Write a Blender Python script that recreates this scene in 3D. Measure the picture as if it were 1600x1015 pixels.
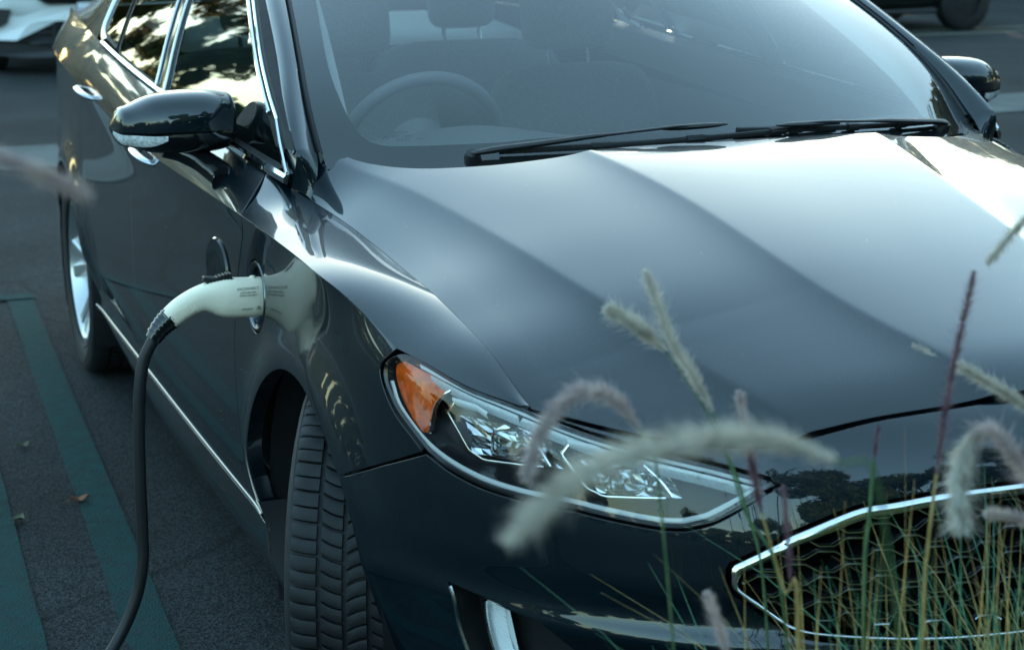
import bpy, math, random
import numpy as np
from mathutils import Vector, Matrix
from mathutils.geometry import delaunay_2d_cdt
random.seed(7); rng = np.random.default_rng(7)
R = math.radians
scene = bpy.context.scene
for o in list(bpy.data.objects): bpy.data.objects.remove(o)
COL = scene.collection

# ------------------------------------------------------------------ camera
CAM_POS = Vector((-1.627, -2.862, 1.469))
YAW, PITCH, ROLL = R(21.271), R(-13.377), R(-.415)
fw = Vector((math.sin(YAW)*math.cos(PITCH), math.cos(YAW)*math.cos(PITCH), math.sin(PITCH)))
rt = Vector((math.cos(YAW), -math.sin(YAW), 0)); up = rt.cross(fw)
r2 = rt*math.cos(ROLL)+up*math.sin(ROLL); u2 = up*math.cos(ROLL)-rt*math.sin(ROLL)
cam = bpy.data.cameras.new('camera'); camo = bpy.data.objects.new('camera', cam); COL.objects.link(camo)
camo.matrix_world = Matrix(((r2.x, u2.x, -fw.x, CAM_POS.x), (r2.y, u2.y, -fw.y, CAM_POS.y), (r2.z, u2.z, -fw.z, CAM_POS.z), (0, 0, 0, 1)))
cam.sensor_width = 36; cam.lens = 2750.2/1600*36; cam.clip_start = .02; cam.clip_end = 1500
cam.dof.use_dof = True; cam.dof.focus_distance = 3.05; cam.dof.aperture_fstop = 6.3
scene.camera = camo

# ------------------------------------------------------------------ sky, sun, exposure
SUN_EL, SUN_AZ = R(6), R(20)         # azimuth clockwise from +Y: low evening sun ahead at the right, behind trees
w = bpy.data.worlds.new('World'); scene.world = w; w.use_nodes = True
nt = w.node_tree; nt.nodes.clear()
sky = nt.nodes.new('ShaderNodeTexSky'); sky.sky_type = 'NISHITA'; sky.sun_disc = False
sky.sun_elevation = SUN_EL; sky.sun_rotation = SUN_AZ; sky.altitude = 50; sky.air_density = 1.0; sky.dust_density = 1.2; sky.ozone_density = 1.3
tint = nt.nodes.new('ShaderNodeMix'); tint.data_type = 'RGBA'; tint.blend_type = 'MULTIPLY'; tint.inputs[0].default_value = 1
tint.inputs[7].default_value = (.84, 1.03, 1.06, 1)
bg = nt.nodes.new('ShaderNodeBackground'); bg.inputs[1].default_value = .15
wo = nt.nodes.new('ShaderNodeOutputWorld')
veil = nt.nodes.new('ShaderNodeMix'); veil.data_type = 'RGBA'; veil.blend_type = 'ADD'; veil.inputs[0].default_value = 1
veil.inputs[7].default_value = (.46, .78, .92, 1)      # thin even high haze over the clear sky
nt.links.new(sky.outputs[0], tint.inputs[6]); nt.links.new(tint.outputs[2], veil.inputs[6]); nt.links.new(veil.outputs[2], bg.inputs[0]); nt.links.new(bg.outputs[0], wo.inputs[0])
sun = bpy.data.lights.new('sun', 'SUN'); sun.energy = 5.0; sun.angle = R(.5); sun.color = (1, .80, .58)
suno = bpy.data.objects.new('sun', sun); COL.objects.link(suno)
sd = Vector((math.sin(SUN_AZ)*math.cos(SUN_EL), math.cos(SUN_AZ)*math.cos(SUN_EL), math.sin(SUN_EL)))
suno.rotation_euler = sd.to_track_quat('Z', 'Y').to_euler(); suno.location = sd*60
scene.view_settings.view_transform = 'Standard'; scene.view_settings.look = 'None'
scene.view_settings.exposure = 2.38; scene.view_settings.gamma = 1
scene.view_settings.use_curve_mapping = False
scene.render.engine = 'CYCLES'

# ------------------------------------------------------------------ materials
def nodes(name):
    m = bpy.data.materials.new(name); m.use_nodes = True
    n = m.node_tree; b = n.nodes['Principled BSDF']; return m, n, b
def pmat(name, col, rough=.5, metal=0, coat=0, coat_r=.03, spec=.5, noise=0, nscale=60, bump=0, bscale=200, emit=None, estr=0, trans=0, ior=1.45, sheen=0):
    m, n, b = nodes(name)
    b.inputs['Base Color'].default_value = (*col, 1); b.inputs['Roughness'].default_value = rough
    b.inputs['Metallic'].default_value = metal; b.inputs['Coat Weight'].default_value = coat
    b.inputs['Coat Roughness'].default_value = coat_r; b.inputs['Specular IOR Level'].default_value = spec
    b.inputs['Transmission Weight'].default_value = trans; b.inputs['IOR'].default_value = ior; b.inputs['Sheen Weight'].default_value = sheen
    if emit: b.inputs['Emission Color'].default_value = (*emit, 1); b.inputs['Emission Strength'].default_value = estr
    if noise or bump:
        tc = n.nodes.new('ShaderNodeTexCoord')
    if noise:
        t = n.nodes.new('ShaderNodeTexNoise'); t.inputs['Scale'].default_value = nscale; t.inputs['Detail'].default_value = 6
        r = n.nodes.new('ShaderNodeValToRGB')
        r.color_ramp.elements[0].position = .3; r.color_ramp.elements[1].position = .7
        r.color_ramp.elements[0].color = tuple(c*(1-noise) for c in col)+(1,); r.color_ramp.elements[1].color = tuple(min(1, c*(1+noise)) for c in col)+(1,)
        n.links.new(tc.outputs['Object'], t.inputs['Vector']); n.links.new(t.outputs['Fac'], r.inputs['Fac']); n.links.new(r.outputs['Color'], b.inputs['Base Color'])
    if bump:
        t = n.nodes.new('ShaderNodeTexNoise'); t.inputs['Scale'].default_value = bscale; t.inputs['Detail'].default_value = 5
        bp = n.nodes.new('ShaderNodeBump'); bp.inputs['Strength'].default_value = bump; bp.inputs['Distance'].default_value = .002
        n.links.new(tc.outputs['Object'], t.inputs['Vector']); n.links.new(t.outputs['Fac'], bp.inputs['Height']); n.links.new(bp.outputs['Normal'], b.inputs['Normal'])
    return m
def glassmat(name, tintc, ior=1.5, rough=0., refl=(1, 1, 1), film=0.):
    m = bpy.data.materials.new(name); m.use_nodes = True; n = m.node_tree; n.nodes.clear()
    o = n.nodes.new('ShaderNodeOutputMaterial'); mx = n.nodes.new('ShaderNodeMixShader'); f = n.nodes.new('ShaderNodeFresnel'); f.inputs[0].default_value = ior
    t = n.nodes.new('ShaderNodeBsdfTransparent'); t.inputs[0].default_value = (*tintc, 1)
    g = n.nodes.new('ShaderNodeBsdfGlossy'); g.inputs['Color'].default_value = (*refl, 1); g.inputs['Roughness'].default_value = rough
    n.links.new(f.outputs[0], mx.inputs[0]); n.links.new(t.outputs[0], mx.inputs[1]); n.links.new(g.outputs[0], mx.inputs[2]); n.links.new(mx.outputs[0], o.inputs[0])
    if film:      # thin uneven dust film; its pale diffuse also stands in for reflected haze
        d = n.nodes.new('ShaderNodeBsdfDiffuse'); d.inputs[0].default_value = (.62, .70, .68, 1); m2 = n.nodes.new('ShaderNodeMixShader')
        tc = n.nodes.new('ShaderNodeTexCoord'); ns = n.nodes.new('ShaderNodeTexNoise'); ns.inputs['Scale'].default_value = 5; ns.inputs['Detail'].default_value = 9
        mr = n.nodes.new('ShaderNodeMapRange'); mr.inputs[1].default_value = .3; mr.inputs[2].default_value = .75; mr.inputs[3].default_value = film*.6; mr.inputs[4].default_value = film*1.4
        n.links.new(tc.outputs['Object'], ns.inputs['Vector']); n.links.new(ns.outputs['Fac'], mr.inputs[0]); n.links.new(mr.outputs[0], m2.inputs[0])
        n.links.new(mx.outputs[0], m2.inputs[1]); n.links.new(d.outputs[0], m2.inputs[2]); n.links.new(m2.outputs[0], o.inputs[0])
    return m
def paintmat():
    m, n, b = nodes('car_paint')
    tc = n.nodes.new('ShaderNodeTexCoord'); v = n.nodes.new('ShaderNodeTexVoronoi'); v.inputs['Scale'].default_value = 1800
    mp = n.nodes.new('ShaderNodeMapRange'); mp.inputs[3].default_value = .75; mp.inputs[4].default_value = 1.3
    mul = n.nodes.new('ShaderNodeMix'); mul.data_type = 'RGBA'; mul.blend_type = 'MULTIPLY'; mul.inputs[0].default_value = 1
    mul.inputs[6].default_value = (.0004, .0062, .0105, 1)
    n.links.new(tc.outputs['Object'], v.inputs['Vector']); n.links.new(v.outputs['Color'], mp.inputs[0]); n.links.new(mp.outputs[0], mul.inputs[7]); n.links.new(mul.outputs[2], b.inputs['Base Color'])
    b.inputs['Metallic'].default_value = .3; b.inputs['Roughness'].default_value = .42; b.inputs['Specular IOR Level'].default_value = .15
    b.inputs['Coat Weight'].default_value = 1; b.inputs['Coat Roughness'].default_value = .012; b.inputs['Coat IOR'].default_value = 1.58
    # faint dust film, patchy
    t = n.nodes.new('ShaderNodeTexNoise'); t.inputs['Scale'].default_value = 9; t.inputs['Detail'].default_value = 8
    q = n.nodes.new('ShaderNodeMapRange'); q.inputs[1].default_value = .35; q.inputs[2].default_value = .8; q.inputs[3].default_value = .008; q.inputs[4].default_value = .045
    n.links.new(tc.outputs['Object'], t.inputs['Vector']); n.links.new(t.outputs['Fac'], q.inputs[0]); n.links.new(q.outputs[0], b.inputs['Coat Roughness'])
    sp = n.nodes.new('ShaderNodeTexVoronoi'); sp.inputs['Scale'].default_value = 55; n.links.new(tc.outputs['Object'], sp.inputs['Vector'])
    th = n.nodes.new('ShaderNodeMapRange'); th.inputs[1].default_value = .045; th.inputs[2].default_value = .075; th.inputs[3].default_value = 1; th.inputs[4].default_value = 0; n.links.new(sp.outputs['Distance'], th.inputs[0])
    pick = n.nodes.new('ShaderNodeSeparateColor'); n.links.new(sp.outputs['Color'], pick.inputs[0]); gt = n.nodes.new('ShaderNodeMath'); gt.operation = 'GREATER_THAN'; gt.inputs[1].default_value = .86; n.links.new(pick.outputs[0], gt.inputs[0])
    mu2 = n.nodes.new('ShaderNodeMath'); mu2.operation = 'MULTIPLY'; n.links.new(th.outputs[0], mu2.inputs[0]); n.links.new(gt.outputs[0], mu2.inputs[1])
    ad = n.nodes.new('ShaderNodeMath'); ad.operation = 'MULTIPLY_ADD'; ad.inputs[1].default_value = .35; n.links.new(mu2.outputs[0], ad.inputs[0]); n.links.new(q.outputs[0], ad.inputs[2]); n.links.new(ad.outputs[0], b.inputs['Coat Roughness'])
    return m
PAINT = paintmat()
M = dict(
    paint=PAINT, black=pmat('black_gloss', (.006, .007, .008), .12, coat=.5), plastic=pmat('black_plastic', (.014, .015, .016), .45, bump=.15, bscale=900),
    rubber=pmat('rubber', (.009, .010, .011), .66, noise=.5, nscale=24), chrome=pmat('chrome', (.78, .80, .80), .06, 1),
    darkchrome=pmat('dark_chrome', (.16, .175, .18), .25, 1), satin=pmat('satin_chrome', (.62, .64, .65), .22, 1), alloy=pmat('alloy', (.62, .63, .63), .28, .85, noise=.06, nscale=12),
    dark=pmat('dark_cavity', (.004, .0045, .005), .9, spec=.1), under=pmat('underbody', (.012, .012, .013), .85, spec=.2),
    glass=glassmat('windshield_glass', (.95, .98, .97), 1.72, film=.02), rglass=glassmat('rear_glass', (.30, .36, .36), 1.6), sglass=glassmat('side_glass', (.42, .49, .49), 2.0),
    lens=glassmat('headlight_lens', (.97, .98, .98), 1.5), frit=pmat('glass_frit', (.004, .006, .008), .9, spec=.05),
    amber=pmat('amber_reflector', (.75, .11, .006), .18, coat=.3, noise=.3, nscale=90),
    seat=pmat('seat_fabric', (.24, .26, .26), .85, noise=.2, nscale=300, sheen=.3), dash=pmat('dash_plastic', (.17, .19, .185), .6, bump=.2, bscale=500),
    trim=pmat('interior_trim', (.72, .72, .68), .7), white=pmat('plug_white', (.90, .80, .62), .38, noise=.06, nscale=30, bump=.05, bscale=300),
    ink=pmat('ink', (.03, .03, .03), .6), cable=pmat('cable_rubber', (.012, .012, .013), .5, bump=.1, bscale=120),
    lampw=pmat('lamp_white', (.75, .78, .78), .2, coat=.5), reflector=pmat('lamp_reflector', (.55, .57, .58), .12, 1),
    frosted=pmat('frosted_lamp', (.55, .60, .61), .3, .2, coat=.6, noise=.12, nscale=220), lampdark=pmat('lamp_bezel', (.02, .022, .024), .25, coat=.3), suv=pmat('suv_white', (.72, .74, .73), .3, coat=.8, coat_r=.03),
    dcar=pmat('dark_car_paint', (.008, .012, .013), .3, coat=1), clear=glassmat('clear_lamp', (.9, .93, .93), 1.5),
    plate=pmat('plate_white', (.7, .72, .74), .4), pink=pmat('plate_blue', (.03, .06, .2), .5), red=pmat('tail_lamp', (.35, .01, .01), .15, coat=1),
    bark=pmat('bark', (.05, .038, .028), .9, noise=.4, nscale=8, bump=.6, bscale=20),
)

# ------------------------------------------------------------------ object helpers
def link(o, parent=None):
    COL.objects.link(o)
    if parent:
        o.parent = parent
        l = parent.get('_abs', None)
        o.matrix_parent_inverse = Matrix.Translation(-ABS[parent.name]) if parent.name in ABS else Matrix()
    return o
ABS = {}
def thing(name, label, cat, loc, group=None, parent=None):
    o = bpy.data.objects.new(name, None); o.empty_display_size = .1; o.location = loc
    COL.objects.link(o); ABS[o.name] = Vector(loc)
    if parent:
        o.parent = parent; o.matrix_parent_inverse = Matrix.Translation(-ABS[parent.name])
    if label: o['label'] = label
    if cat: o['category'] = cat
    if group: o['group'] = group
    return o
def mesh_obj(name, V, F, mat, parent=None, smooth=True, normals=None, mirror=False, sharp=None):
    V = np.asarray(V, float).reshape(-1, 3)
    if mirror:
        V = V*np.array([-1, 1, 1]); F = [tuple(reversed(f)) for f in F]
        if normals is not None: normals = np.asarray(normals)*np.array([-1, 1, 1])
    me = bpy.data.meshes.new(name); me.from_pydata(V.tolist(), [], [tuple(int(i) for i in f) for f in F])
    me.validate(); me.update()
    if smooth:
        me.polygons.foreach_set('use_smooth', [True]*len(me.polygons))
        if sharp and normals is None: me.set_sharp_from_angle(angle=R(sharp))
    if normals is not None: me.normals_split_custom_set_from_vertices(np.asarray(normals).tolist())
    mats = mat if isinstance(mat, (list, tuple)) else [mat]
    for m_ in mats: me.materials.append(m_)
    o = bpy.data.objects.new(name, me); link(o, parent); return o
def tag(o, label, cat, group=None, kind=None):
    if label: o['label'] = label
    if cat: o['category'] = cat
    if group: o['group'] = group
    if kind: o['kind'] = kind
    return o
class MB:
    """collects faces of one mesh part"""
    def __init__(s): s.V = []; s.F = []
    def add(s, V, F):
        b = len(s.V); s.V += [tuple(map(float, v)) for v in V]; s.F += [tuple(int(i)+b for i in f) for f in F]; return s
    def grid(s, P, close_u=False, close_v=False, flip=False):
        P = np.asarray(P, float); a, b = P.shape[:2]; F = []
        for i in range(a if close_u else a-1):
            for j in range(b if close_v else b-1):
                q = (i*b+j, ((i+1) % a)*b+j, ((i+1) % a)*b+(j+1) % b, i*b+(j+1) % b)
                F.append(q[::-1] if flip else q)
        return s.add(P.reshape(-1, 3), F)
    def box(s, c, h, M3=None, bev=0):
        c = np.array(c, float); h = np.array(h, float); b = min(bev, *(h*.9)) if bev else 0
        V = []
        if not b:
            V = [(sx*h[0], sy*h[1], sz*h[2]) for sx in (-1, 1) for sy in (-1, 1) for sz in (-1, 1)]
            F = [(0, 1, 3, 2), (4, 6, 7, 5), (0, 4, 5, 1), (2, 3, 7, 6), (0, 2, 6, 4), (1, 5, 7, 3)]
        else:
            idx = {}; F = []
            for sx in (-1, 1):
                for sy in (-1, 1):
                    for sz in (-1, 1):
                        for ax in range(3):
                            p = np.array([sx, sy, sz])*(h-b); p[ax] += (sx, sy, sz)[ax]*b
                            idx[sx, sy, sz, ax] = len(V); V.append(tuple(p))
            sg = (-1, 1)
            for ax in range(3):
                o1, o2 = [k for k in range(3) if k != ax]
                for sa in sg:
                    f = []
                    for (a, c2) in ((-1, -1), (1, -1), (1, 1), (-1, 1)):
                        k = [0, 0, 0]; k[ax] = sa; k[o1] = a; k[o2] = c2; f.append(idx[(*k, ax)])
                    F.append(tuple(f if (sa > 0) == (ax != 1) else f[::-1]))
            for ax in range(3):      # edges parallel to ax
                o1, o2 = [k for k in range(3) if k != ax]
                for a in sg:
                    for c2 in sg:
                        k0 = [0]*3; k1 = [0]*3; k0[ax] = -1; k1[ax] = 1
                        for k in (k0, k1): k[o1] = a; k[o2] = c2
                        F.append((idx[(*k0, o1)], idx[(*k1, o1)], idx[(*k1, o2)], idx[(*k0, o2)]))
            for sx in sg:
                for sy in sg:
                    for sz in sg: F.append(tuple(idx[sx, sy, sz, a] for a in range(3)))
        V = np.array(V)
        if M3 is not None: V = V@np.array(M3).T
        return s.add(V+c, F)
    def tube(s, pts, rad, n=10, cap=True, flat=1.0):
        pts = np.asarray(pts, float); k = len(pts); rad = np.broadcast_to(np.asarray(rad, float), (k,))
        T = np.gradient(pts, axis=0); T /= np.linalg.norm(T, axis=1)[:, None]+1e-12
        ref = np.array([0, 0, 1.]) if abs(T[0, 2]) < .9 else np.array([1., 0, 0])
        a = np.cross(T[0], ref); a /= np.linalg.norm(a); P = []
        ang = np.linspace(0, 2*np.pi, n, endpoint=False)
        for i in range(k):
            a = a-T[i]*(a@T[i]); a /= np.linalg.norm(a)+1e-12; b = np.cross(T[i], a)
            P.append(pts[i]+rad[i]*(np.cos(ang)[:, None]*a+flat*np.sin(ang)[:, None]*b))
        base = len(s.V); s.grid(np.array(P), close_v=True)
        if cap:
            s.F.append(tuple(base+j for j in range(n))); s.F.append(tuple(base+(k-1)*n+j for j in reversed(range(n))))
        return s
    def lathe(s, prof, axis_o, axis_d, n=48, ref=None):
        d = np.array(axis_d, float); d /= np.linalg.norm(d); o = np.array(axis_o, float)
        a = np.cross(d, [0, 0, 1.]) if abs(d[2]) < .9 else np.cross(d, [1., 0, 0]); a /= np.linalg.norm(a); b = np.cross(d, a)
        ang = np.linspace(0, 2*np.pi, n, endpoint=False)
        P = np.array([[o+d*h+r*(math.cos(t)*a+math.sin(t)*b) for t in ang] for (r, h) in prof])
        return s.grid(P, close_v=True)
    def build(s, name, mat, parent=None, smooth=True, sharp=40, mirror=False):
        return mesh_obj(name, s.V, s.F, mat, parent, smooth, mirror=mirror, sharp=sharp)
def cat(pts, n=12, closed=False):
    """Catmull-Rom through points"""
    P = np.asarray(pts, float); k = len(P); out = []
    g = lambda i: P[i % k] if closed else (P[i] if 0 <= i < k else (2*P[0]-P[1] if i < 0 else 2*P[-1]-P[-2]))
    for i in range(k if closed else k-1):
        p0, p1, p2, p3 = g(i-1), g(i), g(i+1), g(i+2)
        for t in np.linspace(0, 1, n, endpoint=False):
            out.append(.5*(2*p1+(p2-p0)*t+(2*p0-5*p1+4*p2-p3)*t*t+(3*p1-p0-3*p2+p3)*t**3))
    if not closed: out.append(P[-1])
    return np.array(out)
def resample(P, d, closed=False):
    P = np.asarray(P, float)
    if closed: P = np.vstack([P, P[:1]])
    L = np.concatenate([[0], np.cumsum(np.linalg.norm(np.diff(P, axis=0), axis=1))]); n = max(2, int(round(L[-1]/d)))
    t = np.linspace(0, L[-1], n+1)
    Q = np.stack([np.interp(t, L, P[:, k]) for k in range(P.shape[1])], 1)
    return Q[:-1] if closed else Q
def inpoly(x, y, poly):
    c = np.zeros(np.shape(x), bool); n = len(poly); j = n-1
    for i in range(n):
        xi, yi = poly[i]; xj, yj = poly[j]
        if yi != yj:
            c ^= ((yi > y) != (yj > y)) & (x < (xj-xi)*(y-yi)/(yj-yi)+xi)
        j = i
    return c
def area(p): return .5*np.sum(p[:, 0]*np.roll(p[:, 1], -1)-np.roll(p[:, 0], -1)*p[:, 1])
def inset(poly, d):
    p = np.asarray(poly, float)
    if area(p) < 0: p = p[::-1]
    e = np.roll(p, -1, 0)-p; L = np.linalg.norm(e, axis=1)[:, None]+1e-12; nrm = np.stack([-e[:, 1], e[:, 0]], 1)/L
    m = nrm+np.roll(nrm, 1, 0); l2 = (m*m).sum(1)[:, None]/2
    return p+m/np.maximum(l2, .8)*d
def seg(*lists, d=.01, closed=True):
    """closed outline from open polylines, resampled; corners kept where lists meet"""
    out = []
    for l in lists:
        q = resample(l, d); out += q[:-1].tolist()
    P = [out[0]]
    for q in out[1:]:
        if np.hypot(q[0]-P[-1][0], q[1]-P[-1][1]) > 1e-5: P.append(q)
    return np.array(P)
CENTER = np.array([0, 1.2, .45])
def snorm(S, u, v, hu=8e-4, hv=8e-4):
    a = S(u+hu, v)-S(u-hu, v); b = S(u, v+hv)-S(u, v-hv); n = np.cross(a, b); n /= np.linalg.norm(n, axis=-1)[..., None]+1e-15
    p = S(u, v); n = np.where(((p-CENTER)*n).sum(-1)[..., None] < 0, -n, n); return p, n
def panel_arrays(S, outline, scale, us, vs, holes=(), gap=.0022, flange=.016, depth=0., extra=None):
    """mesh of surface S trimmed to an outline; boundary turned in like a pressed panel"""
    sc = np.array(scale, float)
    loops = [inset(np.asarray(outline)*sc, gap)]+[inset(np.asarray(h)*sc, -gap)[::-1] for h in holes]
    pts = []; edges = []
    for l in loops:
        b = len(pts); pts += l.tolist(); n = len(l); edges += [(b+i, b+(i+1) % n) for i in range(n)]
    nb = len(pts)
    U, Vv = np.meshgrid(np.asarray(us)*sc[0], np.asarray(vs)*sc[1], indexing='ij'); U = U.ravel(); Vv = Vv.ravel()
    if extra is not None: U = np.concatenate([U, extra[:, 0]*sc[0]]); Vv = np.concatenate([Vv, extra[:, 1]*sc[1]])
    k = inpoly(U, Vv, inset(loops[0], .0035))
    for l in loops[1:]: k &= ~inpoly(U, Vv, inset(l[::-1], -.0035))
    pts += np.stack([U[k], Vv[k]], 1).tolist()
    vo, eo, fo, ov, oe, of = delaunay_2d_cdt([Vector(p) for p in pts], edges, [], 0, 1e-7)
    q = np.array([(p.x, p.y) for p in vo]); T = np.array([f for f in fo if len(f) == 3])
    c = q[T].mean(1); k = inpoly(c[:, 0], c[:, 1], loops[0])
    for l in loops[1:]: k &= ~inpoly(c[:, 0], c[:, 1], l)
    T = T[k]; uv = q/sc
    P, N = snorm(S, uv[:, 0], uv[:, 1]); P = P-N*depth
    # orient
    fn = np.cross(P[T[:, 1]]-P[T[:, 0]], P[T[:, 2]]-P[T[:, 0]]); fl = (fn*N[T[:, 0]]).sum(1) < 0
    T[fl] = T[fl][:, ::-1]
    V = P.tolist(); NN = N.tolist(); F = T.tolist()
    if flange:
        E = {}
        for a, b, c_ in F:
            for e in ((a, b), (b, c_), (c_, a)): E[e] = 1
        bd = [e for e in E if (e[1], e[0]) not in E]
        ids = sorted(set(i for e in bd for i in e)); mp = {}
        # outward direction at boundary verts
        outw = {i: np.zeros(3) for i in ids}
        for a, b in bd:
            d = P[b]-P[a]; o = np.cross(d, N[a]); o /= np.linalg.norm(o)+1e-15; outw[a] += o; outw[b] += o
        for i in ids:
            o = outw[i]/(np.linalg.norm(outw[i])+1e-15); n = N[i]
            mp[i] = len(V)
            V += [(P[i]+o*.0005-n*.0004).tolist(), (P[i]+o*.0008-n*.0014).tolist(), (P[i]+o*.0008-n*flange).tolist()]
            b1 = n*.75+o*.66; NN += [(b1/np.linalg.norm(b1)).tolist(), (o*.98-n*.1).tolist(), o.tolist()]
        for a, b in bd:
            A, B = mp[a], mp[b]
            F += [[b, a, A, B], [B, A, A+1, B+1], [B+1, A+1, A+2, B+2]]
    return V, F, NN
def panel(name, S, outline, scale, us, vs, mat, parent, mirror=None, **kw):
    V, F, N = panel_arrays(S, outline, scale, us, vs, **kw)
    o = mesh_obj(name, V, F, mat, parent, normals=N)
    if mirror is None: return o
    return o, mesh_obj(name, V, F, mat, mirror, normals=N, mirror=True)
def text_mesh(name, body, size, mat, M4, parent, extrude=.0004, align='CENTER'):
    c = bpy.data.curves.new(name, 'FONT'); c.body = body; c.size = size; c.extrude = extrude; c.align_x = align; c.align_y = 'CENTER'; c.resolution_u = 2
    t = bpy.data.objects.new(name+'_tmp', c); COL.objects.link(t); dg = bpy.context.evaluated_depsgraph_get()
    me = bpy.data.meshes.new_from_object(t.evaluated_get(dg)); bpy.data.objects.remove(t)
    me.transform(M4); me.name = name; me.materials.clear(); me.materials.append(mat)
    o = bpy.data.objects.new(name, me); link(o, parent); return o
def frame(o, x, y):
    x = Vector(x).normalized(); y = Vector(y); y = (y-x*y.dot(x)).normalized(); z = x.cross(y)
    return Matrix(((x.x, y.x, z.x, o[0]), (x.y, y.y, z.y, o[1]), (x.z, y.z, z.z, o[2]), (0, 0, 0, 1)))

# ------------------------------------------------------------------ ground
def groundmat(name, base, spread, scale=1, cracks=True, dark=.5, bump=.55):
    m, n, b = nodes(name); L = n.links.new
    tc = n.nodes.new('ShaderNodeTexCoord')
    v = n.nodes.new('ShaderNodeTexVoronoi'); v.inputs['Scale'].default_value = 210*scale; L(tc.outputs['Object'], v.inputs['Vector'])
    big = n.nodes.new('ShaderNodeTexNoise'); big.inputs['Scale'].default_value = .9; big.inputs['Detail'].default_value = 8; big.inputs['Roughness'].default_value = .65; L(tc.outputs['Object'], big.inputs['Vector'])
    fine = n.nodes.new('ShaderNodeTexNoise'); fine.inputs['Scale'].default_value = 260*scale; fine.inputs['Detail'].default_value = 3; L(tc.outputs['Object'], fine.inputs['Vector'])
    r1 = n.nodes.new('ShaderNodeValToRGB'); e = r1.color_ramp.elements
    e[0].position = .25; e[1].position = .8
    e[0].color = (*[c*(1-spread) for c in base], 1); e[1].color = (*[c*(1+spread) for c in base], 1)
    L(v.outputs['Color'], r1.inputs['Fac'])
    r2_ = n.nodes.new('ShaderNodeValToRGB'); e = r2_.color_ramp.elements; e[0].position = .35; e[1].position = .68; e[0].color = (dark, dark, dark, 1); e[1].color = (1.15, 1.15, 1.15, 1)
    L(big.outputs['Fac'], r2_.inputs['Fac'])
    mu = n.nodes.new('ShaderNodeMix'); mu.data_type = 'RGBA'; mu.blend_type = 'MULTIPLY'; mu.inputs[0].default_value = 1
    L(r1.outputs['Color'], mu.inputs[6]); L(r2_.outputs['Color'], mu.inputs[7])
    out = mu.outputs[2]
    if cracks:
        w1 = n.nodes.new('ShaderNodeTexNoise'); w1.inputs['Scale'].default_value = 2.2; w1.inputs['Detail'].default_value = 5; L(tc.outputs['Object'], w1.inputs['Vector'])
        ad = n.nodes.new('ShaderNodeMix'); ad.data_type = 'VECTOR'; ad.inputs[0].default_value = .16
        L(tc.outputs['Object'], ad.inputs[4]); L(w1.outputs['Color'], ad.inputs[5])
        cv = n.nodes.new('ShaderNodeTexVoronoi'); cv.feature = 'DISTANCE_TO_EDGE'; cv.inputs['Scale'].default_value = .42; L(ad.outputs[1], cv.inputs['Vector'])
        cr = n.nodes.new('ShaderNodeMapRange'); cr.inputs[1].default_value = .0; cr.inputs[2].default_value = .006; cr.inputs[3].default_value = .45; cr.inputs[4].default_value = 1; L(cv.outputs['Distance'], cr.inputs[0])
        m2 = n.nodes.new('ShaderNodeMix'); m2.data_type = 'RGBA'; m2.blend_type = 'MULTIPLY'; m2.inputs[0].default_value = 1
        L(out, m2.inputs[6]); L(cr.outputs[0], m2.inputs[7]); out = m2.outputs[2]
    L(out, b.inputs['Base Color']); b.inputs['Roughness'].default_value = .9; b.inputs['Specular IOR Level'].default_value = .2
    h = n.nodes.new('ShaderNodeMath'); h.operation = 'ADD'; L(v.outputs['Distance'], h.inputs[0]); L(fine.outputs['Fac'], h.inputs[1])
    bp = n.nodes.new('ShaderNodeBump'); bp.inputs['Strength'].default_value = bump; bp.inputs['Distance'].default_value = .006; L(h.outputs[0], bp.inputs['Height']); L(bp.outputs['Normal'], b.inputs['Normal'])
    return m
def linemat(name, col, under, wear=.5):
    m = groundmat(name, under, .35, cracks=False); n = m.node_tree; b = n.nodes['Principled BSDF']; L = n.links.new
    src = b.inputs['Base Color'].links[0].from_socket
    tc = n.nodes.new('ShaderNodeTexCoord'); t = n.nodes.new('ShaderNodeTexNoise'); t.inputs['Scale'].default_value = 22; t.inputs['Detail'].default_value = 9; t.inputs['Roughness'].default_value = .75
    L(tc.outputs['Object'], t.inputs['Vector'])
    r = n.nodes.new('ShaderNodeMapRange'); r.inputs[1].default_value = .38; r.inputs[2].default_value = .62; r.inputs[3].default_value = 1-wear; r.inputs[4].default_value = 1; L(t.outputs['Fac'], r.inputs[0])
    mx = n.nodes.new('ShaderNodeMix'); mx.data_type = 'RGBA'; L(r.outputs[0], mx.inputs[0]); L(src, mx.inputs[6]); mx.inputs[7].default_value = (*col, 1); L(mx.outputs[2], b.inputs['Base Color'])
    return m
M['asphalt'] = groundmat('asphalt', (.022, .028, .031), .8)
M['road'] = groundmat('road_asphalt', (.022, .027, .029), .45)
M['concrete'] = groundmat('concrete', (.10, .112, .112), .12, dark=.75, bump=.2)
M['soil'] = groundmat('soil', (.022, .017, .013), .5, cracks=False)
M['teal'] = linemat('teal_line', (.004, .048, .048), (.022, .028, .031), .7)
M['yellow'] = linemat('pale_line', (.22, .22, .17), (.034,.038,.04), .35)
def sheet(name, pts, z, mat, parent=None, kind=None, nx=1):
    o = mesh_obj(name, [(x, y, z) for x, y in pts], [tuple(range(len(pts)))], mat, parent, smooth=False)
    if kind: o['kind'] = kind
    return o
lot = sheet('parking_lot', [(-400, -400), (400, -400), (400, 400), (-400, 400)], 0, M['asphalt'], kind='structure')
sheet('road', [(-120, 8.62), (42, 8.62), (42, 21), (-120, 21)], .004, M['road'], kind='structure')
sheet('gutter', [(-120, 7.62), (120, 7.62), (120, 8.66), (-120, 8.66)], .008, M['concrete'], kind='structure')
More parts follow.
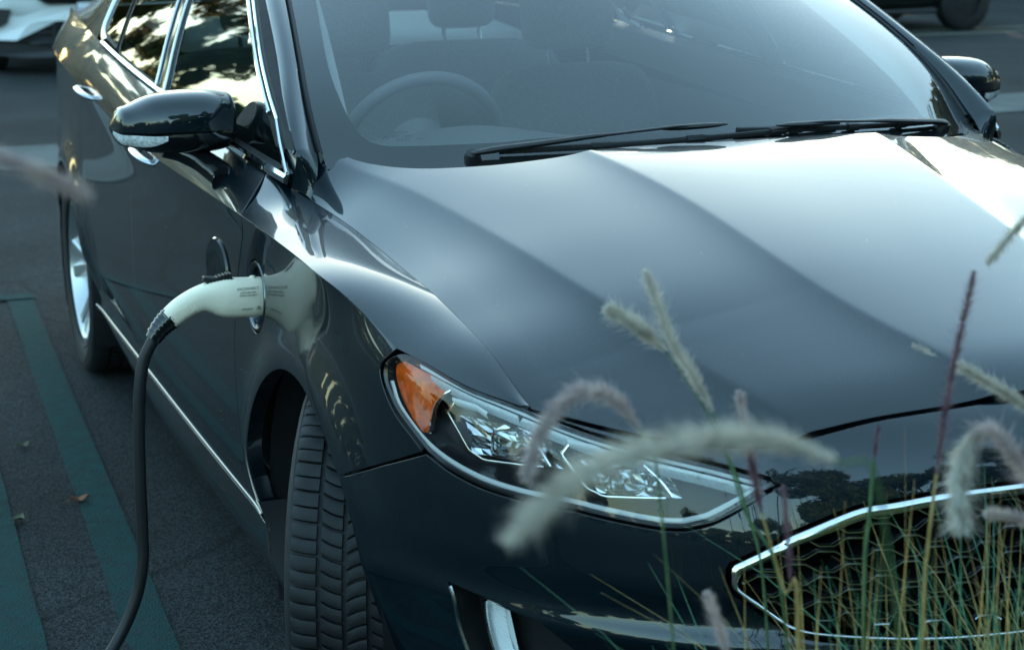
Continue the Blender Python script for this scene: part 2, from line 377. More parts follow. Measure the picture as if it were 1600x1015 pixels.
sheet('planting_bed', [(-6, -6.5), (6, -6.5), (6, -1.32), (-6, -1.32)], .012, M['soil'], kind='structure')
kb = MB()
for i in range(6): kb.box((-5+i*2, -1.26, .05), (.992, .06, .06), bev=.012)
tag(kb.build('kerb', M['road'], sharp=30), None, None, kind='structure')
def stripe(a, b, wd, z, mat, name='painted_line'):
    a = np.array(a); b = np.array(b); d = (b-a)/np.linalg.norm(b-a); n = np.array([-d[1], d[0]])*wd/2
    k = 60; L, Rr = [], []
    for i in range(k+1):
        c = a+(b-a)*i/k; j = rng.normal(0, .0022, 2); L.append(c+n*(1+j[0]/wd)); Rr.append(c-n*(1+j[1]/wd))
    V = [(*p, z) for p in L+Rr]; F = [(i, k+1+i, k+2+i, i+1) for i in range(k)]
    return mesh_obj(name, V, F, mat, lot, smooth=False)
stripe((-.987, 4.02), (-1.150, -1.1), .098, .004, M['teal'])
stripe((-.93, 4.06), (-3.9, 4.17), .098, .008, M['teal'])
stripe((-1.290, 4.06), (-1.402, -1.1), .128, .004, M['teal'])
for k in range(4): stripe((-.94+k*2.75, 4.0+(-.1 if k else 0)) if k else (1.66, 4.0), (1.50+k*2.75, -1.1) if not k else (-1.09+k*2.75, -1.1), .098, .004, M['teal'])
for yy in (14.25, 14.85):
    stripe((3.2, yy), (40, yy+.2), .13, .012, M['yellow'])

# ------------------------------------------------------------------ car surfaces
def spl(xs,ys):
    xs=np.array(xs,float);ys=np.array(ys,float);n=len(xs);h=np.diff(xs)
    A=np.zeros((n,n));b=np.zeros(n);A[0,0]=A[-1,-1]=1
    for i in range(1,n-1):
        A[i,i-1]=h[i-1];A[i,i]=2*(h[i-1]+h[i]);A[i,i+1]=h[i]
        b[i]=6*((ys[i+1]-ys[i])/h[i]-(ys[i]-ys[i-1])/h[i-1])
    M=np.linalg.solve(A,b)
    def fn(x):
        x=np.asarray(x,float);i=np.clip(np.searchsorted(xs,x)-1,0,n-2)
        xc=np.clip(x,xs[0],xs[-1]);t=xc-xs[i];hh=h[i]
        s=(ys[i+1]-ys[i])/hh-hh*(2*M[i]+M[i+1])/6
        v=ys[i]+t*(s+t*(M[i]/2+t*(M[i+1]-M[i])/(6*hh)))
        s0=(ys[1]-ys[0])/h[0]-h[0]*(2*M[0]+M[1])/6
        s1=(ys[-1]-ys[-2])/h[-1]+h[-1]*(M[-2]+2*M[-1])/6
        return v+np.where(x<xs[0],(x-xs[0])*s0,0)+np.where(x>xs[-1],(x-xs[-1])*s1,0)
    return fn
Y1=-.05; NSE=2.35
WS=spl([-.05,.15,.5,1.0,1.6,2.3,2.85,3.3,3.6,3.85],[.897,.900,.907,.914,.918,.916,.910,.885,.845,.77])
ZS=spl([-.55,-.365,-.236,-.16,-.035,.12,.45,1.1,1.4,2.35,2.85,3.3,3.85],[.765,.806,.850,.872,.887,.893,.900,.902,.905,.955,.985,1.0,1.0])
PROF=spl([0,.018,.05,.10,.18,.28,.40,.49,.55,.60,.635,.66,.70,.75],[0,-.004,-.008,-.008,-.004,.002,.005,.000,-.010,-.018,-.014,-.012,-.022,-.05])
YN=spl([.15,.22,.30,.38,.44,.466,.492,.54,.58,.62,.66,.70,.735,.76,.78,.80,.83],[-.84,-.90,-.945,-.960,-.970,-.990,-.976,-.977,-.974,-.968,-.956,-.941,-.922,-.900,-.870,-.82,-.72])
def flare(y,z):
    o=0
    for yc in (0,2.85):
        r=np.hypot(y-yc,z-.334); a=np.arctan2(z-.334,np.abs(y-yc))
        o=o+.024*np.exp(-((r-.362)/.068)**2)*np.clip((a+.25)/.6,0,1)
    return o
def Wide0(y,z):
    return WS(y)+PROF(ZS(y)-z)+flare(y,z)
def Wide(y,z):
    y=np.asarray(y,float);z=np.asarray(z,float)
    a=Wide0(np.maximum(y,Y1),np.minimum(z,ZS(np.maximum(y,Y1))))+np.where(y<Y1,flare(y,z)-flare(Y1,z),0)
    q=np.clip((Y1-y)/(Y1-YN(z)),0,1)
    return a*(1-q**NSE)**(1/NSE)
def fascia(p,z):
    # p: 0 centre ... 1 at Y1 ; plan angle
    ph=np.asarray(p,float)*np.pi/2;e=2/NSE
    a=Wide0(Y1,np.minimum(z,ZS(Y1)))
    y=Y1-(Y1-YN(z))*np.abs(np.cos(ph))**e
    x=-(a+np.where(np.abs(p)>.3,flare(y,z)-flare(Y1,z),0))*np.sign(ph)*np.abs(np.sin(ph))**e
    return np.stack([x,y,z+0*x],-1)
# top rails
SEAM_Y=[-.62,-.596,-.571,-.473,-.36,-.245,-.12,.012,.20,.36,.42,.50,.60]
SEAMX=spl(SEAM_Y,[.712,.72,.725,.735,.740,.7435,.747,.752,.766,.786,.804,.824,.832])
SEAMZ=spl(SEAM_Y,[.757,.77,.783,.824,.848,.866,.878,.892,.914,.931,.944,.960,.968])
BELTX=spl([.3,.5,.85,1.5,2.1,2.6,3.0],[.80,.825,.842,.858,.862,.85,.82])
BELTZ=spl([.3,.5,.85,1.5,2.1,2.6,3.0],[.945,.962,.985,1.025,1.066,1.10,1.11])
def crease(y):
    z=ZS(y);return np.stack([-Wide(y,z),y+0*z,z],-1)
def side(y,v,top='belt'):
    y=np.asarray(y,float);v=np.asarray(v,float)
    zs=ZS(y);zl=.17+(zs-.17)*np.minimum(v,1);xl=-Wide(y,zl)
    t=np.clip(v-1,0,1.2)
    if top=='seam': q=np.clip((y-.20)/.2,0,1);tx,tz,bl=-SEAMX(y),SEAMZ(y),.009-.002*q
    else: tx,tz,bl=-BELTX(y),BELTZ(y),.008
    cx=-Wide(y,zs);dx,dz=tx-cx,tz-zs;L=np.hypot(dx,dz)+1e-9
    b=bl*4*t*(1-t)
    xu=cx+dx*t-b*dz/L*1.0;zu=zs+dz*t+b*abs(dx)/L
    return np.stack([np.where(v<=1,xl,xu),y+0*xl,np.where(v<=1,zl,zu)],-1)
# hood
ZC=spl([-.925,-.90,-.87,-.83,-.76,-.66,-.52,-.35,-.15,.0,.12,.25,.5],[.745,.772,.796,.820,.846,.874,.911,.951,.991,1.016,1.031,1.042,1.055])
PW=spl([-.8,-.3,0,.25,.37,.47],[2.4,2.6,3.3,5.0,7.0,9.0])
XA=spl([-.88,-.779,-.661,-.308,-.033,.254,.45],[.368,.411,.461,.566,.615,.676,.738])
XB=spl([-.88,-.853,-.738,-.51,-.211,.114,.45],[.115,.122,.165,.226,.26,.313,.37])
def softstep(d,h,w,r=.0028):
    # d outward distance from crease; rounded corner
    sp=r*np.logaddexp(0,d/r)
    return h*(1-np.exp(-sp/w))
def hood(x,y,steps=True):
    ax=np.abs(x)
    # the front edge bows back toward the sides: shift y for the centre profile
    ys=y-.20*(ax/.72)**2.2*np.clip((.05-y)/.6,0,1)**2
    xe=SEAMX(np.maximum(y,-.60));ze=SEAMZ(np.maximum(y,-.60))-np.where(y<-.60,(-.60-y)*.55,0)
    zc=ZC(ys)
    hA=.015;hB=.013
    st=softstep(ax-XA(y),hA,.036)+softstep(ax-XB(y),hB,.05)
    ste=softstep(xe-XA(y),hA,.036)+softstep(xe-XB(y),hB,.05)
    r=ax/xe
    z=zc+(ze-zc+ste)*np.clip(r,0,1.05)**PW(y)-st
    z=z-.004*np.clip((r-.93)/.07,0,2)**2
    return np.stack([x+0*z,y+0*z,z],-1)
# windshield
WT=[-.06,0,.1,.27,.53,.75,1.0]
WEX=spl(WT,[.742,.741,.737,.717,.680,.648,.605]);WEY=spl(WT,[.375,.424,.503,.645,.860,1.042,1.25]);WEZ=spl(WT,[.972,1.006,1.068,1.158,1.262,1.335,1.40])
def ws(s,t):
    s=np.asarray(s,float);t=np.asarray(t,float);q=np.abs(s)**1.9
    ex,ey,ez=WEX(t),WEY(t),WEZ(t)
    my=.125+.87*t;mz=1.017+.535*t-.105*t*t
    return np.stack([s*ex,my+(ey-my)*q,mz+(ez-mz)*q],-1)
RAILX=spl([.9,1.3,1.9,2.6,3.2],[.662,.660,.655,.635,.60])
RAILZ=spl([.9,1.3,1.9,2.6,3.2],[1.40,1.415,1.425,1.385,1.26])
def glass(y,w):
    bx,bz=BELTX(y),BELTZ(y);rx,rz=RAILX(np.maximum(y,.9)),RAILZ(np.maximum(y,.9))
    b=.014*4*w*(1-w)
    return np.stack([-(bx+(rx-bx)*w+b),y+0*bx,bz+(rz-bz)*w+b*.4],-1)


car = thing('sedan', 'glossy black blue sedan plugged into a charger, filling the foreground', 'car', (0, 1.4, 0))
lin = np.linspace
def vz(y, z): return (z-.17)/(ZS(y)-.17)
def yz(pts): return [(y, vz(y, z)) for y, z in pts]
VS = np.concatenate([lin(-.02, .93, 54), [.945, .958, .97, .98, .988, .995, 1.0, 1.006, 1.02, 1.05, 1.09], lin(1.14, 1.95, 12), [1.98]])
def sgrid(a, b, d=.014): return np.arange(a, b, d)
SB = lambda y, v: side(y, v)
SS = lambda y, v: side(y, v, 'seam')
def mirrored(pts): return [(-a, b) for a, b in reversed(pts)]

# hood
hf = [(0, -.876), (-.108, -.872), (-.201, -.859), (-.299, -.840), (-.392, -.822), (-.446, -.806), (-.52, -.758), (-.593, -.703), (-.666, -.642), (-.719, -.600)]
hs = [(-float(SEAMX(y))+.001, y) for y in lin(-.600, .358, 40)]
hr = [(-.785, .358), (-.780, .362), (-.768, .385), (-.752, .412), (-.733, .425), (-.712, .420), (-.679, .345), (-.633, .265), (-.578, .205), (-.499, .158), (-.42, .136), (-.314, .120), (-.207, .116), (0, .116)]
hfs = cat(hf, 6)[:, :2]; hrs = cat(hr[1:], 5)
left = [hfs, np.array(hs), np.vstack([hs[-1], hrs])]
right = [np.array([(-a, b) for a, b in reversed(s)]) for s in reversed(left)]
hood_out = seg(*left, *right, d=.011)
ysz = np.arange(-.88, .45, .0125)
crz = np.concatenate([np.stack([sg*(f(ysz)+o_), ysz+.003], 1) for f in (XA, XB) for sg in (-1, 1) for o_ in (-.0055, -.0025, 0, .0025, .0055)])
hood_o = panel('hood', hood, hood_out, (1, 1), np.arange(-.795, .80, .0115), np.arange(-.89, .5, .0125), M['paint'], car, flange=.022, extra=crz)
# soft leading-edge shadow gap filler and insulation under hood
def strip(name, A, B, mat, parent, mirror=None, k=None):
    A = np.asarray(A, float); B = np.asarray(B, float); b = MB(); b.grid(np.stack([A, B], 1)); return b.build(name, mat, parent)

# cowl between hood and glass
sx = lin(-.99, .99, 60)
glass_bot = ws(sx, np.full(60, -.045)); xs_ = glass_bot[:, 0]
hr_full = np.array(hr[1:]+[(-a, b) for a, b in reversed(hr[1:-1])]); hy = np.interp(xs_, np.array(hr_full)[:, 0], np.array(hr_full)[:, 1])
A_ = hood(xs_, hy-.03); A_[:, 2] -= .035; B_ = glass_bot.copy(); B_[:, 2] -= .03; B_[:, 1] += .02
Cm = (A_+B_)/2; Cm[:, 2] -= .012
b = MB(); b.grid(np.stack([A_, Cm, B_, ws(sx, np.full(60, -.02))-np.array([0, 0, .03])], 1)); b.build('cowl_panel', M['plastic'], car)

# front fenders
gap_lo = [(.415, 1.0), (.432, .95), (.458, .90), (.488, .81), (.503, .70), (.503, .60), (.492, .5), (.474, .34), (.468, .20)]
gap_hi = [(.522, 2.0), (.497, 1.85), (.470, 1.66), (.445, 1.42), (.426, 1.2), (.415, 1.0)]
ARC = .353
def arc(yc, a0, a1, n=40, r=ARC):
    return yz([(yc+r*math.cos(t), .334+r*math.sin(t)) for t in lin(R(a0), R(a1), n)])
hl_up = [(-.600, 1.62), (-.590, 1.46), (-.555, 1.265), (-.508, 1.165), (-.424, 1.115), (-.371, 1.035), (-.345, .978), (-.328, .935), (-.338, .904), (-.374, .865), (-.427, .837), (-.455, vz(-.455, .672))]
f_arc = arc(0, 135.8, -4)
fender_out = seg([(y, 1.995) for y in lin(.522, -.600, 60)], [(-.600, 1.995), (-.600, 1.62)], cat(hl_up, 5), [(-.455, vz(-.455, .672)), (-.36, vz(-.36, .629)), f_arc[0]], f_arc, [f_arc[-1], (.40, vz(.4, .305)), (.468, vz(.468, .305))], cat(gap_lo[::-1], 4), cat(gap_hi[::-1], 4), d=.012)
port_c = (.345, .755); pr = .069
port_hole = np.array(yz([(port_c[0]+pr*math.cos(t), port_c[1]+pr*math.sin(t)) for t in lin(0, 2*math.pi, 40, endpoint=False)]))
fl, fr = panel('front_fender', SS, fender_out, (1, .72), sgrid(-.62, .55, .012), VS, M['paint'], car, mirror=car, holes=[port_hole], flange=.03)

# doors
gapB = [(1.50, 2.0), (1.56, 1.72), (1.63, 1.4), (1.69, 1.05), (1.70, .95), (1.695, .86), (1.665, .74), (1.64, .62), (1.615, .5), (1.585, .38), (1.575, .2)]
gapC = [(2.29, 2.0), (2.40, 1.6), (2.50, 1.2), (2.545, 1.0), (2.565, .85), (2.57, .72), (2.55, .6), (2.50, .5), (2.455, .42), (2.425, .34), (2.40, .2)]
ZB = .3055
def bottom(y0, y1, z=ZB): return yz([(y, z) for y in lin(y0, y1, 30)])
fd_out = seg(cat(gap_hi, 4), cat(gap_lo, 4), [(.468, .2)]+bottom(.468, 1.575), cat(gapB[::-1], 4), [(y, 2.0) for y in lin(1.50, .522, 30)], d=.013)
fdoor, fdoorR = panel('front_door', SB, fd_out, (1, .72), sgrid(.40, 1.74), VS, M['paint'], car, mirror=car)
rd_out = seg(cat(gapB, 4), [gapB[-1]]+bottom(1.575, 2.40), cat(gapC[::-1], 4), [(y, 2.0) for y in lin(2.29, 1.50, 30)], d=.013)
rdoor, rdoorR = panel('rear_door', SB, rd_out, (1, .72), sgrid(1.5, 2.6), VS, M['paint'], car, mirror=car)
r_arc = arc(2.85, 173, 5)
q_out = seg(cat(gapC, 4), [gapC[-1], (2.44, vz(2.44, .24)), (2.4995, vz(2.4995, .26))] if 0 else [gapC[-1], r_arc[0]], r_arc, [r_arc[-1], (3.25, .18), (3.72, .18), (3.84, .45), (3.86, .8), (3.84, 1.4), (3.80, 1.99)], [(y, 1.99) for y in lin(3.80, 2.29, 50)], d=.015)
quart, quartR = panel('rear_quarter_panel', SB, q_out, (1, .72), sgrid(2.28, 3.9), VS, M['paint'], car, mirror=car)
# rocker sills and their bright strip
rk_out = seg(yz([(y, .2935) for y in lin(.345, 2.50, 40)]), yz([(2.50, .2935), (2.52, .185)]), yz([(y, .185) for y in lin(2.52, .325, 40)]), yz([(.325, .185), (.345, .2935)]), d=.014)
rock, rockR = panel('rocker_sill', SB, rk_out, (1, .72), sgrid(.3, 2.6), lin(0, .2, 12), M['paint'], car, mirror=car)
for sgn in (1, -1):
    ys = lin(.40, 2.46, 60); b = MB()
    P0 = SB(ys, vz(ys, .3040)); P1 = SB(ys, vz(ys, .2985)); o = np.array([-.006, 0, 0]); pr_ = np.stack([P0, P0*.5+P1*.5+[-.0030, 0, .001], P1+[-.0018, 0, 0], P1], 1)*np.array([sgn, 1, 1])
    b.grid(pr_); b.build('sill_strip', M['darkchrome'], car, sharp=30)

# front bumper
hl_low = [(.740, .672), (.704, .657), (.654, .6455), (.597, .641), (.541, .641), (.496, .636), (.434, .630), (.404, .631)]
hl_corner = [(.404, .631), (.375, .642), (.344, .663), (.315, .686), (.290, .698)]
hl_top = [(.290, .698), (.326, .711), (.368, .723), (.411, .732), (.456, .740), (.503, .749), (.551, .761), (.584, .772)]
hoodline = [(.548, .7645), (.517, .7590), (.443, .748), (.373, .744), (.305, .744), (.257, .755), (.186, .771), (.113, .778), (.050, .782), (0, .783)]
fa = lambda a: (0+ARC*math.cos(a), .334+ARC*math.sin(a))
def p_of(y, z):    # fascia plan parameter of a side point
    c = np.clip((Y1-y)/(Y1-YN(z)), 0, 1)**(NSE/2); return float(np.arccos(c)*2/np.pi)
arcF = [(p_of(*fa(a)), fa(a)[1]) for a in lin(R(135.8), R(200), 24)]
half = [cat(hoodline[::-1], 4), np.array([hoodline[0], (.540, .759)]), np.array([(.540, .759)]+cat(hl_top[:-2], 4)[::-1].tolist()), cat(hl_corner[::-1], 4), cat(hl_low[::-1], 4), np.array([hl_low[0], (p_of(-.36, .629), .629), arcF[0]]), np.array(arcF), np.array([arcF[-1], (p_of(-.45, .205), .205), (.5, .19), (.3, .185), (0, .185)])]
halfR = [np.array([(-a, b) for a, b in reversed(s)]) for s in reversed(half)]
SCF = (.95, 1.0)
bump_out = seg(*half, *halfR, d=.010)
gr_half = [(0, .687), (.057, .686), (.131, .683), (.183, .675), (.222, .668), (.292, .634), (.353, .592), (.361, .573), (.357, .553), (.299, .496), (.270, .485), (.177, .475), (.09, .471), (0, .470)]
gr_l = np.vstack([cat(gr_half[:6], 5)[:-1], cat([gr_half[5], (.3535, .592)], 6)[:-1], [(.3595, .5875), (.3605, .556)], cat([(.3545, .548), gr_half[9]], 6)[:-1], cat(gr_half[9:], 5)]); gr_out = np.vstack([gr_l, np.array([(-a, b) for a, b in gr_l[::-1]])[1:-1]]); gr_out = resample(gr_out, .010, True)
fog_half = np.array([(.704, .484), (.691, .438), (.676, .37), (.664, .325), (.50, .325), (.49, .38), (.533, .433), (.576, .466), (.648, .480)])
fogL = resample(fog_half, .01, True); fogR = fogL*np.array([-1, 1])
low_out = resample(np.array([(.40, .27), (.36, .40), (-.36, .40), (-.40, .27)]), .012, True)
bumper = panel('front_bumper', fascia, bump_out, SCF, np.arange(-1.0, 1.001, .0105), np.arange(.18, .80, .0095), M['paint'], car, holes=[gr_out, fogL, fogR, low_out], gap=.0024, flange=.03)
def fpt(p, z, depth=0.):
    p = np.asarray(p, float); z = np.asarray(z, float)
    P, N = snorm(fascia, p, z); return P-N*(depth[..., None] if isinstance(depth, np.ndarray) else depth)
# --- grille
b = MB()
def ring(b, outl, d0, d1, lift, k=5, S=fpt, sc=SCF, sink=.02):
    A = inset(np.asarray(outl)*sc, d0)/sc; rows = []
    n = len(A); Bq = inset(np.asarray(outl)*sc, d1)/sc; wt = np.clip((A[:, 1]-.54)/.05, .42, 1)
    for i, t in enumerate(lin(0, 1, k)):
        Q = A+(Bq-A)*(t*wt)[:, None]
        h = lift*math.sin(math.pi*(.12+.76*t))
        rows.append(S(Q[:, 0], Q[:, 1], -h))
    rows.append(S(Q[:, 0], Q[:, 1], sink)); rows.insert(0, S(A[:, 0], A[:, 1], sink))
    b.grid(np.array(rows), close_v=True)
grs = resample(gr_out, .006, True)
ring(b, grs, .004, .0175, .005, k=7)
gsur = b.build('grille_surround', M['chrome'], car, sharp=50)
b = MB()
Q = inset(grs*SCF, .018)/SCF; cpt = Q.mean(0)
b.add(np.vstack([fpt(Q[:, 0], Q[:, 1], .075), fpt([0.], [.57], .11)]), [(i, (i+1) % len(Q), len(Q)) for i in range(len(Q))])
b.grid(np.stack([fpt(Q[:, 0], Q[:, 1], .012), fpt(Q[:, 0], Q[:, 1], .075)]), close_v=True); b.build('grille_back', M['dark'], gsur)
# hexagonal mesh rows
def fasc_xz(x, z):
    a = Wide0(Y1, z); q = np.clip(np.abs(x)/a, 0, .999); return Y1-(Y1-YN(z))*(1-q**NSE)**(1/NSE)
pin = lambda x, z: inpoly(np.array([x]), np.array([z]), gin)[0]
Qx = fascia(Q[:, 0], Q[:, 1]); gin = np.stack([Qx[:, 0], Qx[:, 2]], 1)
PER, HH, PIT = .076, .0105, .0180
bars = MB(); fins = MB()
for k in range(-1, 14):
    z0 = .455+k*PIT; ph = 0 if k % 2 else PER/2
    kn = []
    for m_ in range(-8, 9):
        c = m_*PER+ph; kn += [(c-.030, z0-HH/2), (c-.014+.0, z0-HH/2), (c-.002, z0+HH/2), (c+.030, z0+HH/2), (c+.044, z0-HH/2)][1:4] if 0 else [(c-.029, z0-HH/2), (c-.010, z0-HH/2), (c+.007, z0+HH/2), (c+.029, z0+HH/2)]
    pts = []
    for (xa, za), (xb, zb) in zip(kn[:-1], kn[1:]):
        for t in (0, .34, .67): pts.append((xa+(xb-xa)*t, za+(zb-za)*t))
    run = []
    def flush(run):
        if len(run) < 2: return
        x = np.array([p[0] for p in run]); z = np.array([p[1] for p in run]); y = fasc_xz(x, z)+.016
        th = .0015; rows = [np.stack([x, y+dy, z+dz], 1) for dy, dz in ((0, th*.6), (.0015, th), (.006, th), (.006, -th), (.0015, -th), (0, -th*.6))]
        bars.grid(np.stack(rows, 1), close_v=True)
        fins.grid(np.stack([np.stack([x, y+dy, z+dz], 1) for dy, dz in ((.006, .0021), (.034, .0021), (.034, -.0021), (.006, -.0021))], 1), close_v=True)
    for p in pts:
        if pin(p[0], p[1]): run.append(p)
        else: flush(run); run = []
    flush(run)
fins.build('grille_fins', M['black'], gsur, sharp=35)
bars.build('grille_mesh', pmat('grille_metal', (.66, .68, .69), .16, 1), gsur, sharp=35)
# lower intake and fog recesses
b = MB(); Pl = low_out; b.add(np.vstack([fpt(Pl[:, 0], Pl[:, 1], .06), fpt([0.], [.33], .06)]), [(i, (i+1) % len(Pl), len(Pl)) for i in range(len(Pl))])
b.grid(np.stack([fpt(Pl[:, 0], Pl[:, 1], .003), fpt(Pl[:, 0], Pl[:, 1], .06)]), close_v=True)
for zz in (.31, .355):
    pp = lin(-.37, .37, 40); b.tube(fpt(pp, np.full(40, zz), .03), .006, 6)
b.build('lower_intake', M['plastic'], car)
for sgn in (1, -1):
    P_ = fogL*np.array([sgn, 1]); n = len(P_); c = P_.mean(0)
    b = MB(); b.grid(np.stack([fpt(P_[:, 0], P_[:, 1], .002), fpt(P_[:, 0], P_[:, 1], .05)]), close_v=True)
    In = inset(P_*SCF, .022)/SCF; In = In if area(P_) > 0 else In[::-1]
    b.grid(np.stack([fpt(P_[:, 0], P_[:, 1], .05), fpt(In[:, 0], In[:, 1], .055)]), close_v=True)
    b.add(np.vstack([fpt(In[:, 0], In[:, 1], .055), fpt([c[0]], [c[1]], .055)]), [(i, (i+1) % n, n) for i in range(n)])
    fogp = b.build('fog_recess', M['plastic'], car)
    ln = cat([(.560, .455), (.640, .474), (.7005, .4795), (.690, .438), (.675, .37), (.665, .33)], 1)*np.array([sgn, 1])
    q = resample(np.array([(.7015, .481), (.690, .438), (.675, .37), (.665, .33)])*np.array([sgn, 1]), .01); bb = MB(); bb.tube(fpt(q[:, 0], q[:, 1], -.0005), .0035, 8); bb.build('fog_trim', M['satin'], fogp)
    q = resample(np.array([(.640, .476), (.600, .470), (.572, .460), (.535, .43), (.50, .39)])*np.array([sgn, 1]), .01); bb = MB(); bb.tube(fpt(q[:, 0], q[:, 1], .010), .0030, 8); bb.build('fog_trim', M['satin'], fogp)
    bb = MB()
    for i, t in enumerate(lin(0, 1, 34)):
        p = (.672-.022*t)*sgn; z = .455-.12*t; bb.tube(fpt(np.array([p, p-.032*sgn]), np.array([z, z-.004]), .034), .0016, 6)
    q = fpt(np.array([.675, .655, .620, .640])*sgn, np.array([.462, .33, .33, .458]), .037); bb.add(q, [(0, 1, 2, 3)])
    bb.build('running_lamp', M['lampw'], fogp)
    q = resample(np.array([(.668, .46), (.645, .33)])*np.array([sgn, 1]), .01); bb = MB(); bb.tube(fpt(q[:, 0], q[:, 1], .026), .0035, 8); bb.build('fog_trim', M['chrome'], fogp)

# --- headlights
def rounded(c, hx, hy, hz_, n=22, m=14, e=.45, tilt=0):
    u, v = np.meshgrid(lin(0, 2*math.pi, n, endpoint=False), lin(-math.pi/2, math.pi/2, m), indexing='ij')
    f = lambda s, k: np.sign(s)*np.abs(s)**k
    X = np.stack([hx*f(np.cos(u), e)*f(np.cos(v), e), hy*f(np.sin(u), .8)*f(np.cos(v), e), hz_*f(np.sin(v), e)], -1)
    y, z = X[..., 1].copy(), X[..., 2].copy(); X[..., 1] = y*math.cos(tilt)+z*math.sin(tilt); X[..., 2] = -y*math.sin(tilt)+z*math.cos(tilt)
    return X+np.array(c)
hl_out_side = [(.584, .772), (.622, .779), (.659, .785), (.690, .794), (.715, .802), (.740, .808), (.765, .808), (.789, .800), (.811, .788), (.819, .776), (.8215, .765), (.820, .753), (.812, .738), (.799, .720), (.782, .705), (.763, .690), (.740, .672)]
hl_all = np.vstack([cat(hl_low, 4)[:-1], cat(hl_corner, 4)[:-1], cat(hl_top, 4)[:-1], cat(hl_out_side, 4)[:-1]])
hl_all = resample(hl_all, .008, True)
def hl_inset(d): return inset(hl_all*SCF, d)/SCF
def band(b, path, w0, w1, d0, d1, sgn, k=6, bul=.006):
    """ribbon that follows an offset of the headlight outline between inset w0 and w1"""
    rows = []
    for t in lin(0, 1, k):
        q = []
        for (p, z), (nx, nz) in path: q.append((p+nx*(w0+(w1-w0)*t), z+nz*(w0+(w1-w0)*t)))
        q = np.array(q); rows.append(fpt(q[:, 0]*sgn, q[:, 1], d0+(d1-d0)*t-bul*math.sin(math.pi*t)))
    b.grid(np.array(rows)); return b
def adj(a):
    a = np.array(a, float); k = np.clip((a[:, 1]-.64)/.09, 0, 1)*np.clip((.74-a[:, 0])/.08, 0, 1)
    a[:, 0] += .004+.007*k; a[:, 1] += .003+.006*k; return a
def with_norm(pts, d=.006):
    P = resample(adj(pts)*SCF, d); T = np.gradient(P, axis=0); T /= np.linalg.norm(T, axis=1)[:, None]
    N = np.stack([-T[:, 1], T[:, 0]], 1); c = np.array([.55, .70])*SCF
    return [((p/SCF), n*np.array([1/SCF[0], 1])) for p, n in zip(P, N)]
